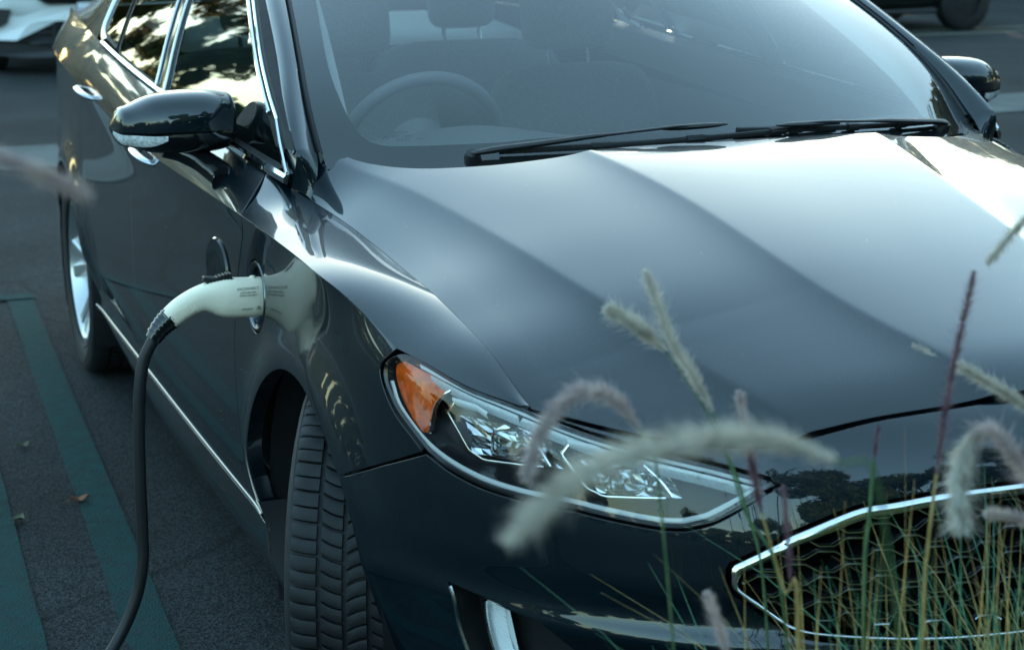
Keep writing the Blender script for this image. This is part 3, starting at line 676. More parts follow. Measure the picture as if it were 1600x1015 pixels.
for sgn in (1, -1):
    S_ = (lambda p, z: fascia(np.asarray(p)*sgn, z))
    lens = panel('headlight', S_, hl_all, SCF, np.arange(.2, .86, .011), np.arange(.6, .83, .009), M['lens'], car, gap=.0045, flange=.006)
    # rubber gasket + tub
    Q0 = hl_inset(.0035); Q1 = hl_inset(.009); Q2 = hl_inset(.016); n = len(Q0); c = np.array([.55, .70])
    b = MB(); b.grid(np.array([fpt(Q0[:, 0]*sgn, Q0[:, 1], .001), fpt(Q1[:, 0]*sgn, Q1[:, 1], .0035)]), close_v=True); b.build('lens_border', M['black'], lens)
    b = MB()
    rows = [fpt(Q1[:, 0]*sgn, Q1[:, 1], .005), fpt(Q2[:, 0]*sgn, Q2[:, 1], .03), fpt((Q2[:, 0]*.8+c[0]*.2)*sgn, Q2[:, 1]*.8+c[1]*.2, .05), fpt((Q2[:, 0]*.35+c[0]*.65)*sgn, Q2[:, 1]*.35+c[1]*.65, .065)]
    b.grid(np.array(rows), close_v=True); base = len(b.V)-n; b.V.append(tuple(fpt([c[0]*sgn], [c[1]], .065)[0])); b.F += [(base+i, base+(i+1) % n, len(b.V)-1) for i in range(n)]
    b.build('lamp_housing', M['lampdark'], lens)
    # bright guide along the lower edge, round the inner corner
    low = np.vstack([cat([(.803, .757), (.792, .727), (.765, .701), (.736, .681), (.700, .6655), (.650, .6535), (.593, .6485), (.537, .648), (.492, .6435), (.43, .638), (.402, .639)], 4), cat([(.374, .648), (.342, .667), (.312, .6855)], 4)])
    pl = with_norm(low)
    b = MB(); band(b, pl, -.005, .009, .006, .014, sgn, bul=.005); b.build('light_guide', M['lampw'], lens)
    b = MB(); band(b, pl, .009, .0165, .012, .03, sgn, bul=.003); b.build('chrome_bezel', M['chrome'], lens)
    # upper frosted strip
    up_ = cat([(.735, .792), (.700, .7825), (.655, .769), (.612, .761), (.573, .7515), (.540, .742), (.491, .7295), (.444, .720), (.40, .7125), (.357, .7035), (.315, .692)], 4)
    pu = with_norm(up_)
    b = MB(); band(b, pu, .003, -.008, .008, .014, -sgn if 0 else sgn, bul=.004)
    b.build('upper_strip', M['lampw'], lens)
    b = MB(); band(b, pu, .006, .022, .016, .022, sgn, bul=.002); b.build('strip_lens', M['frosted'], lens)
    # amber side marker
    am = cat([(.775, .796), (.793, .787), (.800, .768), (.795, .748), (.783, .727), (.769, .709), (.757, .698)], 4)
    am2 = cat([(.702, .783), (.702, .774), (.715, .765), (.731, .751), (.741, .735), (.746, .716), (.750, .697)], 4)
    n_ = min(len(am), len(am2)); rows = [fpt((am[:n_, 0]*(1-t)+am2[:n_, 0]*t)*sgn, am[:n_, 1]*(1-t)+am2[:n_, 1]*t, .010+.016*t-.004*math.sin(t*math.pi)) for t in lin(0, 1, 10)]
    b = MB(); b.grid(np.array(rows)); b.build('amber_marker', M['amber'], lens)
    b = MB(); q = am2; b.tube(fpt(q[:, 0]*sgn, q[:, 1], .020), .0035, 8); q = resample(np.array([(.775, .797), (.740, .796), (.702, .785)]), .01); b.tube(fpt(q[:, 0]*sgn, q[:, 1], .016), .003, 8); b.build('chrome_bezel', M['chrome'], lens)
    # two projector units with clear blocks
    for (pc, zc, s_) in ((.630, .713, 1.0), (.475, .690, .86)):
        o = fpt([pc*sgn], [zc], .045)[0]; _, nn = snorm(S_, np.array([pc]), np.array([zc])); nn = nn[0]; d = nn*.5+np.array([-.1*sgn, -.8, .08]); d /= np.linalg.norm(d)
        ex = np.cross([0, 0, 1.], d); ex /= np.linalg.norm(ex); ez = np.cross(d, ex)
        rb = rounded((0, 0, 0), .033*s_, .020, .021*s_, n=32, m=20, e=.42); b = MB(); b.grid((rb[..., :1]*ex-rb[..., 1:2]*d*-1+rb[..., 2:]*ez)+o, close_u=True); b.build('projector_lens', M['clear'], lens)
        # faceted chrome reflector round the unit
        U_, V_ = np.meshgrid(lin(-1, 1, 13), lin(-1, 1, 7), indexing='ij'); dep = .030+.020*np.exp(-(U_**2*1.2+V_**2))+.0045*((np.floor((U_+1)*3.2)+np.floor((V_+1)*2.1)) % 2)+.003*np.sin(7*U_+3*V_)
        b = MB(); b.grid(fpt((pc+U_*.066*s_+V_*.010)*sgn, zc+V_*.026*s_-U_*.004, dep)); b.build('reflector_facets', M['reflector'], lens, smooth=False)
        # faceted block outline around the unit
        w_, h_ = .078*s_, .036*s_
        fr_ = np.array([(pc+w_*.75, zc+h_*1.05), (pc+w_*.95, zc+h_*.55), (pc+w_*.55, zc-h_*.75), (pc+w_*.25, zc-h_*1.0), (pc-w_*.85, zc-h_*.78)]); q = resample(fr_, .006)
        b = MB(); band(b, [(p, n) for p, n in with_norm(fr_)], -.002, .005, .012, .022, sgn, bul=.004); b.build('chrome_bezel', M['chrome'], lens)
        fr2 = np.array([(pc+w_*.75, zc+h_*1.05), (pc+w_*.25, zc+h_*.95), (pc+w_*.05, zc+h_*.75)]); b = MB(); band(b, with_norm(fr2), -.006, .006, .010, .018, sgn, bul=.004); b.build('reflector_blade', M['lampw'], lens)
        fr3 = np.array([(pc-w_*.55, zc+h_*.5), (pc-w_*.80, zc-h_*.1), (pc-w_*.95, zc-h_*.7)]); b = MB(); band(b, with_norm(fr3), -.003, .003, .012, .020, sgn, bul=.004); b.build('chrome_bezel', M['chrome'], lens)

# --- windshield, frit, pillars, roof
WSX = lambda s, t: ws(s, t)
wl = [np.array([(s, -.045) for s in lin(-1, 1, 60)]), np.array([(1, t) for t in lin(-.045, 1, 40)]), np.array([(s, 1) for s in lin(1, -1, 60)]), np.array([(-1, t) for t in lin(1, -.045, 40)])]
w_out = seg(*wl, d=.015)
SCW = (.72, 1.05)
shield = panel('windshield', ws, w_out, SCW, lin(-1, 1, 90), lin(-.04, 1, 72), M['glass'], car, flange=.005)
fin = np.vstack([cat([(-.90, .97), (-.915, .75), (-.925, .56), (-.932, .29), (-.920, .152), (-.905, .08), (-.890, .048), (-.866, .034), (-.816, .028), (-.59, .038), (-.469, .050), (-.228, .057), (0, .064)], 6)])
fin = np.vstack([fin, np.array([(-a, t) for a, t in fin[::-1]])[1:], [(.80, .985), (-.80, .985)]])
frit = panel('glass_frit', lambda s, t: ws(s, t), w_out, SCW, lin(-1, 1, 70), lin(-.04, 1, 62), M['frit'], shield, holes=[resample(fin, .014, True)], gap=0.002, flange=0, depth=.0035)
# etched marks in the lower corner of the glass
for (txt, s0, t0, sz) in (('m', -.842, .050, .016), ('AS1 LAM', -.806, .054, .010), ('43R-00', -.806, .044, .009), ('WS II', -.762, .048, .009), ('SAFETY', -.806, .065, .009)):
    p, n = snorm(ws, np.array([s0]), np.array([t0])); p = p[0]-n[0]*.0042; tx = ws(s0+.01, t0)-ws(s0, t0); ty = ws(s0, t0+.01)-ws(s0, t0)
    text_mesh('etched_mark', txt, sz, M['ink'], frame(p, tx, ty), shield, extrude=.0001)
# A pillars: from the glass edge round to the window chrome
ts = lin(0, 1.0, 60)
OT = [0, .1, .27, .53, .75, 1.0]
OX = spl(OT, [.793, .785, .760, .722, .690, .648]); OY = spl(OT, [.402, .492, .648, .882, 1.07, 1.27]); OZ = spl(OT, [1.020, 1.075, 1.152, 1.262, 1.336, 1.398])
for sgn in (1, -1):
    E = ws(np.full(60, -1.0), ts); O = np.stack([-OX(ts), OY(ts), OZ(ts)], 1); g = E+np.array([-.009, -.003, .0]); d = O-g
    mir = np.array([sgn, 1, 1]); K = 10; q_ = lin(0, 1, K)
    crown = lambda t: np.array([-.42, -.45, .70])*(.0115*math.sin(math.pi*(t*.86+.10)))+np.array([-.25, -.05, -.1])*.012*t*t
    rows = [g+d*t+crown(t) for t in q_]
    sidey = rows[-1]+np.array([-.004, .012, -.010]); rows.append(sidey); rows.append(sidey+np.array([.004, .02, -.004]))
    rows.insert(0, rows[0]-np.array([-.003, .0, .02]))
    b = MB(); b.grid(np.array(rows)*mir); ap = b.build('a_pillar', M['paint'], car, sharp=55)
    Em = E*mir
    b = MB(); b.grid(np.stack([Em+np.array([.004*sgn, 0, .003]), Em+np.array([-.003*sgn, -.002, .0045]), Em+np.array([-.007*sgn, -.003, -.002]), Em+np.array([-.006*sgn, -.002, -.02])])); b.build('glass_seal', M['rubber'], ap)
    # bright window-frame strips along the pillar, dark rubber between
    yo = OY(ts)+.012; wo_ = (OZ(ts)-.005-BELTZ(yo))/(RAILZ(np.maximum(yo, .9))-BELTZ(yo))
    def on_side(dy, lift=.0): c_ = glass(yo+dy, np.clip(wo_-.20*dy, 0, 1)); c_[:, 0] -= lift*np.clip(ts/.15, 0, 1); return c_*mir
    b = MB(); b.grid(np.stack([O*mir+np.array([0, 0, 0]), on_side(.0, .004), on_side(.03, .005), on_side(.06, .004), on_side(.085, .001)])); b.build('window_seal', M['rubber'], ap)
    for dy, rd_, k0 in ((.022, .0045, 5), (.060, .0060, 6)):
        b = MB(); c_ = on_side(dy, .006); b.tube(c_[k0:], rd_, 8); b.build('window_trim', M['chrome'], ap)
    low_ = cat([(.515, .225), (.470, .15), (.432, .09), (.405, .045)], 6); P_ = glass(low_[:, 0], low_[:, 1])*mir+np.array([-.004*sgn, 0, 0]); b = MB(); b.tube(P_, .0055, 8); b.build('window_trim', M['chrome'], ap)
    # base of the pillar down to the fender edge and round to the hood gap
    q2 = lin(0, 1, 24)[:, None]; top_ = np.array([g[0]+d[0]*t+crown(t) for t in q2[:, 0]]); tan_ = top_-np.array([g[3]+d[3]*t+crown(t) for t in q2[:, 0]]); tan_ /= np.linalg.norm(tan_, axis=1)[:, None]
    bt0 = np.array([-.776, .374, .922]); bt1 = np.array([-.806, .412, .942]); bot_ = bt0+(bt1-bt0)*q2
    ctl = top_+tan_*.045*(1-.4*q2); base = []
    for t in lin(0, 1, 24): base.append(bot_*(1-t)**2+ctl*2*t*(1-t)+top_*t*t)
    b = MB(); b.grid(np.array(base)*mir); b.build('pillar_base', M['paint'], ap, sharp=None)
    fl_ = cat([(.520, .23), (.47, .15), (.41, .035)], 5); fa_ = glass(fl_[:, 0]-.0, fl_[:, 1]); fb_ = np.array(base)[::-1][:, -1]; fb_ = fb_[np.linspace(0, 23, len(fa_)).astype(int)]
    b = MB(); b.grid(np.stack([fa_, fb_+np.array([.002, .004, 0])])*mir); b.build('corner_trim', M['black'], ap)
# roof and rear deck
ZT = spl([1.0, 1.12, 1.4, 1.8, 2.3, 2.8, 3.2, 3.55, 3.95], [1.425, 1.444, 1.470, 1.480, 1.458, 1.395, 1.275, 1.135, 1.075])
RX = spl([1.2, 1.4, 1.9, 2.6, 3.2, 3.6, 3.9], [.640, .655, .655, .640, .62, .66, .70]); RZ = spl([1.2, 1.4, 1.9, 2.6, 3.2, 3.6, 3.9], [1.395, 1.412, 1.425, 1.388, 1.255, 1.11, 1.05])
def roofs(s, t, y1):
    top = ws(s, np.ones_like(s)); y = top[..., 1]+.012+(y1-top[..., 1])*t; q = np.abs(s)**2.4
    zc = ZT(y); ze = RZ(np.maximum(y, 1.2)); return np.stack([s*RX(np.maximum(y, 1.2)), y, zc+(ze-zc)*q], -1)
S2, T2 = np.meshgrid(lin(-1, 1, 40), lin(0, 1, 40), indexing='ij')
b = MB(); b.grid(roofs(S2, T2, 2.72)); b.build('roof', M['paint'], car)
def deck(y0, y1): 
    Sg, Yg = np.meshgrid(lin(-1, 1, 30), lin(y0, y1, 24), indexing='ij'); q = np.abs(Sg)**2.4
    return np.stack([Sg*RX(Yg), Yg, ZT(Yg)+(RZ(Yg)-ZT(Yg))*q], -1)
b = MB(); b.grid(deck(2.74, 3.50)); b.build('rear_window', M['rglass'], car)
b = MB(); b.grid(deck(3.52, 3.90)); tr = deck(3.90, 3.901)[:, 0]
b.grid(np.stack([tr, tr+[0, .03, -.06], tr*[1.08, 1, 1]+[0, .02, -.30], tr*[1.1, 1, 1]+[0, .05, -.45], tr*[1.1, 1, 1]+[0, .0, -.80]])); b.build('trunk_lid', M['paint'], car)
for sgn in (1, -1):
    bm_ = MB(); bm_.box((sgn*.62, 3.90, .90), (.16, .05, .05), bev=.02); bm_.build('tail_lamp', M['red'], car)
    # roof rail, C pillar and shoulder deck
    ys = lin(1.2, 3.3, 60); gl = glass(ys, np.full(60, .96)); rr = np.stack([-RX(ys), ys, RZ(ys)], 1); md = (gl+rr)/2+np.array([-.012, 0, .012])
    b = MB(); b.grid(np.stack([gl, md, rr])*np.array([sgn, 1, 1])); b.build('roof_rail', M['paint'], car)
    ys = lin(2.30, 3.86, 40); w0 = np.interp(ys, [2.30, 2.55, 3.86], [.0, .0, .0]); bl_ = np.stack([-BELTX(ys), ys, BELTZ(ys)], 1); rr = np.stack([-RX(ys), ys, RZ(ys)], 1)
    k0 = np.array([i for i in range(40) if ys[i] > 2.46]); b = MB(); mid = (bl_+rr)/2+np.array([-.02, 0, .01]); b.grid(np.stack([bl_, mid, rr])[:, k0]*np.array([sgn, 1, 1])); b.build('c_pillar', M['paint'], car)

# --- side windows with trims
G1 = [(.440, .06), (.520, .20), (.594, .305), (.725, .452), (.950, .672), (1.16, .835), (1.34, .93), (1.57, .945), (1.512, .55), (1.422, .13), (1.41, .045)]
G2 = [(1.538, .045), (1.542, .13), (1.655, .53), (1.73, .945), (2.08, .945), (2.145, .42), (2.10, .09), (2.07, .05)]
G3 = [(2.150, .075), (2.200, .40), (2.16, .93), (2.40, .80), (2.47, .45), (2.425, .15), (2.38, .09)]
doors = {1: (fdoor, rdoor, rdoor), -1: (fdoorR, rdoorR, rdoorR)}
for sgn in (1, -1):
    Gs = lambda y, w_: glass(y, w_)*np.array([sgn, 1, 1])
    for out, d_ in zip((G1, G2, G3), doors[sgn]):
        o_ = resample(np.array(out), .02, True)
        panel('window_glass', Gs, o_, (1, .42), np.arange(.4, 2.5, .03), lin(0, 1, 14), M['sglass'], d_, flange=.004, gap=.001)
        b = MB(); q = inset(o_*[1, .42], -.009)/[1, .42]; q0 = inset(o_*[1, .42], .002)/[1, .42]; n_ = snorm(Gs, q[:, 0], q[:, 1])[1]
        b.grid(np.stack([Gs(q0[:, 0], q0[:, 1])+n_*.0015, Gs(q[:, 0], q[:, 1])+n_*.002, Gs(q[:, 0], q[:, 1])-n_*.01]), close_v=True); b.build('window_seal', M['rubber'], d_)
    # bright belt strip with black seal above
    for y0, y1, d_ in ((.402, .512, car), (.518, 1.515, doors[sgn][0]), (1.52, 2.36, doors[sgn][1])):
        ys = lin(y0, y1, 50); lo = side(ys, np.full(50, 1.985)); hi = glass(ys, np.full(50, .045)); f = hi-lo
        out_ = np.array([-1, 0, .35])
        rows = [lo+f*0, lo+f*.05+out_*.007, lo+f*.5+out_*.010, lo+f*.85+out_*.006, lo+f*.95+out_*0]
        b = MB(); R3 = np.array(rows); b.grid(R3*np.array([sgn, 1, 1]))
        for e in (0, -1):
            b.add(R3[:, e]*np.array([sgn, 1, 1]), [tuple(range(5))])
        b.build('belt_trim', M['chrome'], d_, sharp=35)
    # rear end of the bright strip turning up
    up3 = np.array([(2.34, .03), (2.40, .055), (2.445, .12), (2.475, .25), (2.50, .45), (2.44, .80), (2.37, .93)]); q = cat(up3, 8)
    P_, n_ = snorm(Gs, q[:, 0], q[:, 1]); b = MB(); T_ = np.gradient(P_, axis=0); T_ /= np.linalg.norm(T_, axis=1)[:, None]; sd_ = np.cross(T_, n_)
    b.grid(np.stack([P_+sd_*.016, P_+sd_*.010+n_*.007, P_+n_*.009, P_-sd_*.010+n_*.005, P_-sd_*.013])); b.build('window_trim', M['chrome'], doors[sgn][1])
    # B pillar: gloss black with two bright edges
    for ya, yb, mt in ((1.405, 1.55, 'black'),):
        wv = lin(.03, .96, 20); dy = np.interp(wv, [0, .13, .55, 1], [0, .012, .102, .16]); rows = [glass(np.full(20, yy_)+dy, wv)+np.array([-.001-.002*math.sin(k_*math.pi/5), 0, 0]) for k_, yy_ in enumerate(lin(ya, yb, 6))]
        b = MB(); b.grid(np.array(rows)*np.array([sgn, 1, 1])); b.build('b_pillar', M['black'], doors[sgn][0])
    for y0 in (1.432, 1.528):
        wv = lin(.05, .96, 30); dy = np.interp(wv, [0, .13, .55, 1], [0, .012, .102, .16]); c = glass(np.full(30, y0)+dy, wv)*np.array([sgn, 1, 1])+np.array([-.004*sgn, 0, 0])
        b = MB(); b.tube(c, .0085, 8, flat=.6); b.build('window_trim', M['satin'], doors[sgn][0])
    # door handles
    for (yc, v_, d_) in ((1.40, .975, doors[sgn][0]), (2.32, 1.0, doors[sgn][1])):
        c = side(np.array([yc]), np.array([v_]))[0]; n_ = np.array([-.97, 0, .22])
        pth = [c+np.array([0, -.092, -.006])-n_*.004, c+np.array([0, -.082, -.004])+n_*.014, c+np.array([0, -.045, 0])+n_*.023, c+np.array([0, .035, .004])+n_*.024, c+np.array([0, .074, .006])+n_*.016, c+np.array([0, .086, .006])-n_*.004]
        q = cat(pth, 6); b = MB(); b.tube(q*np.array([sgn, 1, 1]), np.interp(lin(0, 1, len(q)), [0, .15, .5, .85, 1], [.010, .012, .013, .012, .010]), 12, flat=.62); h = b.build('door_handle', M['satin'], d_)

# --- door mirrors
HX = [.836, .840, .852, .875, .92, .97, 1.02, 1.055, 1.075, 1.083]
hz = spl(HX, [.050, .0545, .0595, .064, .067, .065, .057, .043, .027, .006]); hyy = spl(HX, [.060, .067, .075, .082, .088, .086, .076, .060, .038, .006])
hzc = spl(HX, [1.040, 1.040, 1.039, 1.039, 1.040, 1.040, 1.037, 1.034, 1.032, 1.031]); hyc = spl(HX, [.79, .785, .78, .775, .77, .772, .780, .792, .803, .81])
def head(x, th, k=1.0):
    e = 2/2.5; cz = np.sign(np.sin(th))*np.abs(np.sin(th))**e; cy = np.sign(np.cos(th))*np.abs(np.cos(th))**e
    zz = hzc(x)+hz(x)*cz*k*np.where(cz < 0, .95, 1.0); yy_ = hyc(x)-hyy(x)*cy*k*np.where(cy < 0, .55, 1)
    return np.stack([-x+0*zz, yy_, zz], -1)
for sgn in (1, -1):
    mirror = thing('door_mirror', None, None, (-.88*sgn, .7, .93), parent=car)
    X_, T_ = np.meshgrid(np.concatenate([lin(.836, .86, 8), lin(.865, 1.05, 28), lin(1.055, 1.083, 12)]), np.concatenate([lin(-.12, math.pi+.12, 40)]), indexing='ij')
    b = MB(); b.grid(head(X_, T_)*np.array([sgn, 1, 1])); b.add(head(np.full(40, .836), lin(-.12, math.pi+.12, 40))*np.array([sgn, 1, 1]), [tuple(range(40))]); b.build('mirror_cap', M['paint'], mirror, sharp=60)
    X_, T_ = np.meshgrid(np.concatenate([lin(.836, .86, 8), lin(.865, 1.05, 28), lin(1.055, 1.083, 12)]), lin(math.pi+.16, 2*math.pi-.16, 30), indexing='ij')
    b = MB(); b.grid(head(X_, T_, .985)*np.array([sgn, 1, 1])); b.build('mirror_lower_shell', M['black'], mirror, sharp=60)
    X_, T_ = np.meshgrid(lin(.985, 1.080, 30), lin(0, 1, 8), indexing='ij'); th = -.20-T_*(.16+.55*np.clip((X_-.985)/.06, 0, 1))
    b = MB(); b.grid(head(X_, th, 1.018)*np.array([sgn, 1, 1])); b.build('turn_signal', pmat('signal_clear', (.75, .78, .78), .12, coat=1, noise=.35, nscale=160), mirror)
    pth = cat([(-.985, .765, .985), (-.945, .762, .978), (-.910, .745, .962), (-.885, .715, .943), (-.868, .680, .925), (-.872, .655, .915)], 6)
    b = MB(); b.tube(pth*np.array([sgn, 1, 1]), np.interp(lin(0, 1, len(pth)), [0, .25, .6, 1], [.020, .030, .036, .040]), 16, flat=.75); b.build('mirror_arm', M['black'], mirror)
    X_, T_ = np.meshgrid(lin(.86, 1.06, 16), lin(-1, 1, 12), indexing='ij'); b = MB(); b.grid(np.stack([-X_*sgn, hyc(X_)+hyy(X_)*.5, hzc(X_)+hz(X_)*.86*T_], -1)); b.build('mirror_glass', M['chrome'], mirror)

# --- wipers
def wiper(base, elbow, tip, mirrored_=False):
    pass
def on_ws(s, t, h): 
    p, n = snorm(ws, np.atleast_1d(np.array(s, float)), np.atleast_1d(np.array(t, float))); return p+n*h
for (s0, t0, s1, t1, sb0, tb0, sb1, tb1) in ((-.665, -.016, -.10, .036, -.60, -.004, .36, .032), (.80, -.018, .22, .022, .80, -.004, .02, .034)):
    wp = thing('wiper', None, None, tuple(on_ws(s0, t0, .02)[0]), parent=car)
    q = on_ws(lin(s0, s1, 24), lin(t0, t1, 24), 0); nn = snorm(ws, lin(s0, s1, 24), lin(t0, t1, 24))[1]
    hgt = np.interp(lin(0, 1, 24), [0, .1, .5, .9, 1], [.016, .022, .030, .030, .026])
    q = q+nn*hgt[:, None]; b = MB(); b.tube(q, np.interp(lin(0, 1, 24), [0, .08, .5, .62, 1], [.008, .0125, .009, .005, .006]), 10, flat=.55); b.build('wiper_arm', M['plastic'], wp)
    b = MB(); b.lathe([(.002, .012), (.011, .011), (.016, .002), (.020, -.03)], q[0]-nn[0]*.008, nn[0], 20); b.build('wiper_pivot', M['plastic'], wp)
    qb = on_ws(lin(sb0, sb1, 40), lin(tb0, tb1, 40), .010)
    b = MB(); b.tube(qb, .0045, 8, flat=1.3); 
    for k in (10, 20, 30): b.tube(qb[k-1:k+2], .008, 8)
    b.build('wiper_blade', M['rubber'], wp)
    b = MB(); m_ = on_ws(lin(s1-.10*np.sign(s1-s0), s1+.09*np.sign(s1-s0), 8), lin(t1-.003, t1+.002, 8), .024); b.tube(m_, [.003, .008, .0095, .0095, .0095, .009, .007, .003], 10, flat=.6); b.build('blade_holder', M['plastic'], wp)

# --- wheels
def tread_mesh(b, r=.334, wd=.232):
    # rib: (x0, x1, pitch count, skew)
    ribs = [(-.116, -.066, 80, .35), (-.058, -.024, 84, .55), (-.016, .016, 84, -.5), (.024, .058, 84, .5), (.066, .116, 80, -.35)]
    for x0, x1, n, sk in ribs:
        for i in range(n):
            a0 = 2*math.pi*(i+.07)/n; a1 = 2*math.pi*(i+(.93 if i % 2 else .86))/n; rows = []
            k = 5
            for xx in lin(x0, x1, k):
                t = (xx-x0)/(x1-x0); sh = sk*2*math.pi/n*(t+.18*math.sin(t*math.pi*1.0)); rr = r-.0015*(xx/.116)**2-.014*max(0, (abs(xx)-.092)/.024)**2
                rows.append([(xx, (rr-dd)*math.cos(a+sh), (rr-dd)*math.sin(a+sh)) for a, dd in ((a0-.004, .008), (a0, .0008), (a0+.004, 0), ((a0+a1)/2, 0), (a1-.004, 0), (a1, .0008), (a1+.004, .008))])
            P_ = np.array(rows); b.grid(P_)
            e0 = P_[0]; e1 = P_[-1]; lo0 = e0*np.array([1, .974, .974]); lo1 = e1*np.array([1, .974, .974]); b.grid(np.stack([lo0, e0])); b.grid(np.stack([e1, lo1]))
def make_wheel(name_lbl, center, steer, sgn):
    wh = thing('wheel', name_lbl, None, center, parent=car); cen = Vector(center); ca, sa = math.cos(steer), math.sin(steer)
    def put(b, nm, mat, sharp=40, parent=wh):
        V = np.array(b.V); V[:, 0] *= sgn; x = V[:, 0]*ca-V[:, 1]*sa; y = V[:, 0]*sa+V[:, 1]*ca
        V = np.stack([x, y, V[:, 2]], 1)+np.array(center)
        F = b.F if sgn > 0 else [f[::-1] for f in b.F]
        return mesh_obj(nm, V, F, mat, parent, sharp=sharp)
    b = MB(); tread_mesh(b)
    prof = [(.232, -.095), (.238, -.104), (.250, -.113), (.275, -.121), (.300, -.122), (.318, -.118), (.324, -.112), (.3255, -.10), (.326, 0), (.3255, .10), (.324, .112), (.318, .118), (.300, .122), (.275, .121), (.250, .113), (.232, .095)]
    b.lathe(prof, (0, 0, 0), (1, 0, 0), 96)
    b.lathe([(.296, -.1225), (.294, -.1238), (.291, -.1225)], (0, 0, 0), (1, 0, 0), 96); b.lathe([(.252, -.1142), (.249, -.116), (.246, -.113)], (0, 0, 0), (1, 0, 0), 96)
    ty = put(b, 'tyre', M['rubber'], 35)
    b = MB(); b.lathe([(.236, -.095), (.232, -.108), (.222, -.110), (.216, -.100), (.208, -.06), (.200, .0), (.206, .09), (.236, .098)], (0, 0, 0), (1, 0, 0), 64)
    b.lathe([(.001, -.086), (.028, -.086), (.034, -.082), (.036, -.070), (.075, -.062), (.080, -.03)], (0, 0, 0), (1, 0, 0), 40)
    for i in range(5):
        for s_ in (-1, 1):
            a = 2*math.pi*i/5+s_*.21; rows = []
            for t in lin(0, 1, 8):
                rr = .045+.178*t; aa = a-s_*.10*(1-t); c_ = np.array([0, math.cos(aa), math.sin(aa)]); tg = np.array([0, -math.sin(aa), math.cos(aa)])
                hw = .013+.010*t; x0 = -.070-.034*t**1.5
                rows.append([c_*rr+tg*w_+np.array([x0+dx, 0, 0]) for w_, dx in ((-hw, .045), (-hw, .006), (-hw*.7, 0), (hw*.7, 0), (hw, .006), (hw, .045))])
            b.grid(np.array(rows))
    put(b, 'rim', M['alloy'], 35)
    b = MB(); b.lathe([(.001, .015), (.165, .015), (.165, .035), (.06, .04)], (0, 0, 0), (1, 0, 0), 48); put(b, 'brake_disc', M['alloy'])
    return wh
make_wheel('steered front wheel showing its tread', (-.768, 0, .334), R(-24), 1)
make_wheel(None, (.795, 0, .334), R(-22), -1)
make_wheel(None, (-.795, 2.85, .334), 0, 1)
make_wheel(None, (.795, 2.85, .334), 0, -1)
for yc in (0, 2.85):
    for sgn in (1, -1):
        b = MB(); a = lin(R(-30), R(210), 50); rows = []
        for xx, rr in ((-.915, .351), (-.905, .356), (-.88, .372), (-.55, .372), (-.52, .30)): rows.append([(xx*sgn if not (yc == 0 and rr < .36) else xx*sgn*.985, yc+rr*math.cos(t), .334+rr*math.sin(t)) for t in a])
        if yc == 0: rows = rows[2:]
        b.grid(np.array(rows)); b.add([(-.50*sgn, yc+.37*math.cos(t), .334+.37*math.sin(t)) for t in a], [tuple(range(50))]); b.build('wheel_arch_liner', M['under'], car)
for sgn in (1, -1):
    b = MB(); q = np.array([(.352*math.cos(a), .334+.352*math.sin(a)) for a in lin(R(2), R(-27), 12)]); P_ = SB(q[:, 0], vz(q[:, 0], q[:, 1])); b.grid(np.stack([P_+[-.0025, .012, 0], P_+[-.004, .004, 0], P_+[.002, -.004, 0], P_+[.05, -.006, 0]])*np.array([sgn, 1, 1])); b.build('arch_edge_trim', M['plastic'], car)
# floor pan, engine bay and trunk volumes hidden inside the shell
b = MB(); b.box((0, 1.42, .24), (.82, 1.02, .05)); b.box((0, -.15, .50), (.46, .60, .22)); b.box((0, 3.2, .55), (.45, .55, .30)); b.box((0, -.55, .40), (.42, .14, .14)); b.box((0, .56, .62), (.80, .05, .34)); b.build('chassis', M['under'], car, smooth=False)
for sgn in (1, -1):
    b = MB(); ys = lin(.47, 2.45, 10); b.add([(-.80*sgn, .5, .25), (-.80*sgn, 2.45, .25), (-.80*sgn, 2.45, .95), (-.78*sgn, .5, .90)], [(0, 1, 2, 3)]); b.build('door_card', M['dash'], doors[sgn][0])
    ys = lin(.5, 2.45, 20); b = MB(); b.grid(np.stack([glass(ys, np.full(20, .03))+[.015, 0, -.005], glass(ys, np.full(20, .03))+[.07, 0, -.01], glass(ys, np.full(20, .03))+[.085, 0, -.10]])*np.array([sgn, 1, 1])); b.build('door_sill_trim', M['dash'], doors[sgn][0])
    ts_ = lin(.02, 1, 30); E = ws(np.full(30, -.985), ts_); In = ws(np.full(30, -.89), ts_); In[:, 2] -= .05; In[:, 1] += .04; E[:, 2] -= .012
    b = MB(); b.grid(np.stack([E, (E+In)/2+[0, 0, .008], In, In+[-.06, .05, -.03]])*np.array([sgn, 1, 1])); b.build('pillar_trim', M['trim'], shield)
# headliner
b = MB(); rp = roofs(S2, T2, 2.72); rp[..., 2] -= .035; b.grid(rp); b.build('headliner', M['trim'], car)

# --- interior
b = MB(); dsx = lin(-.72, .72, 40); rows = []
for k, (dy, dz) in enumerate(((.03, -.035), (.10, -.02), (.22, -.005), (.34, -.005), (.42, -.03), (.45, -.09), (.44, -.25), (.50, -.4))):
    base = ws(dsx/.75, np.zeros(40)); cl = .035*np.exp(-((dsx+.40)/.17)**2) if k in (3, 4) else (.02*np.exp(-((dsx+.40)/.17)**2) if k == 2 else 0)
    y_ = np.interp(k, [0, 7], [1, 0])*(base[:, 1]-.125)*.8+.125+dy; rows.append(np.stack([dsx, y_, np.full(40, 1.005)+dz+cl], 1))
b.grid(np.array(rows)); b.build('dashboard', M['dash'], car)
sw = thing('steering_wheel', None, None, (-.40, .80, .95), parent=car)
ax = np.array([0, .90, .43]); ax /= np.linalg.norm(ax); e1 = np.array([1., 0, 0]); e2 = np.cross(ax, e1); e2 = e2 if e2[2] > 0 else -e2
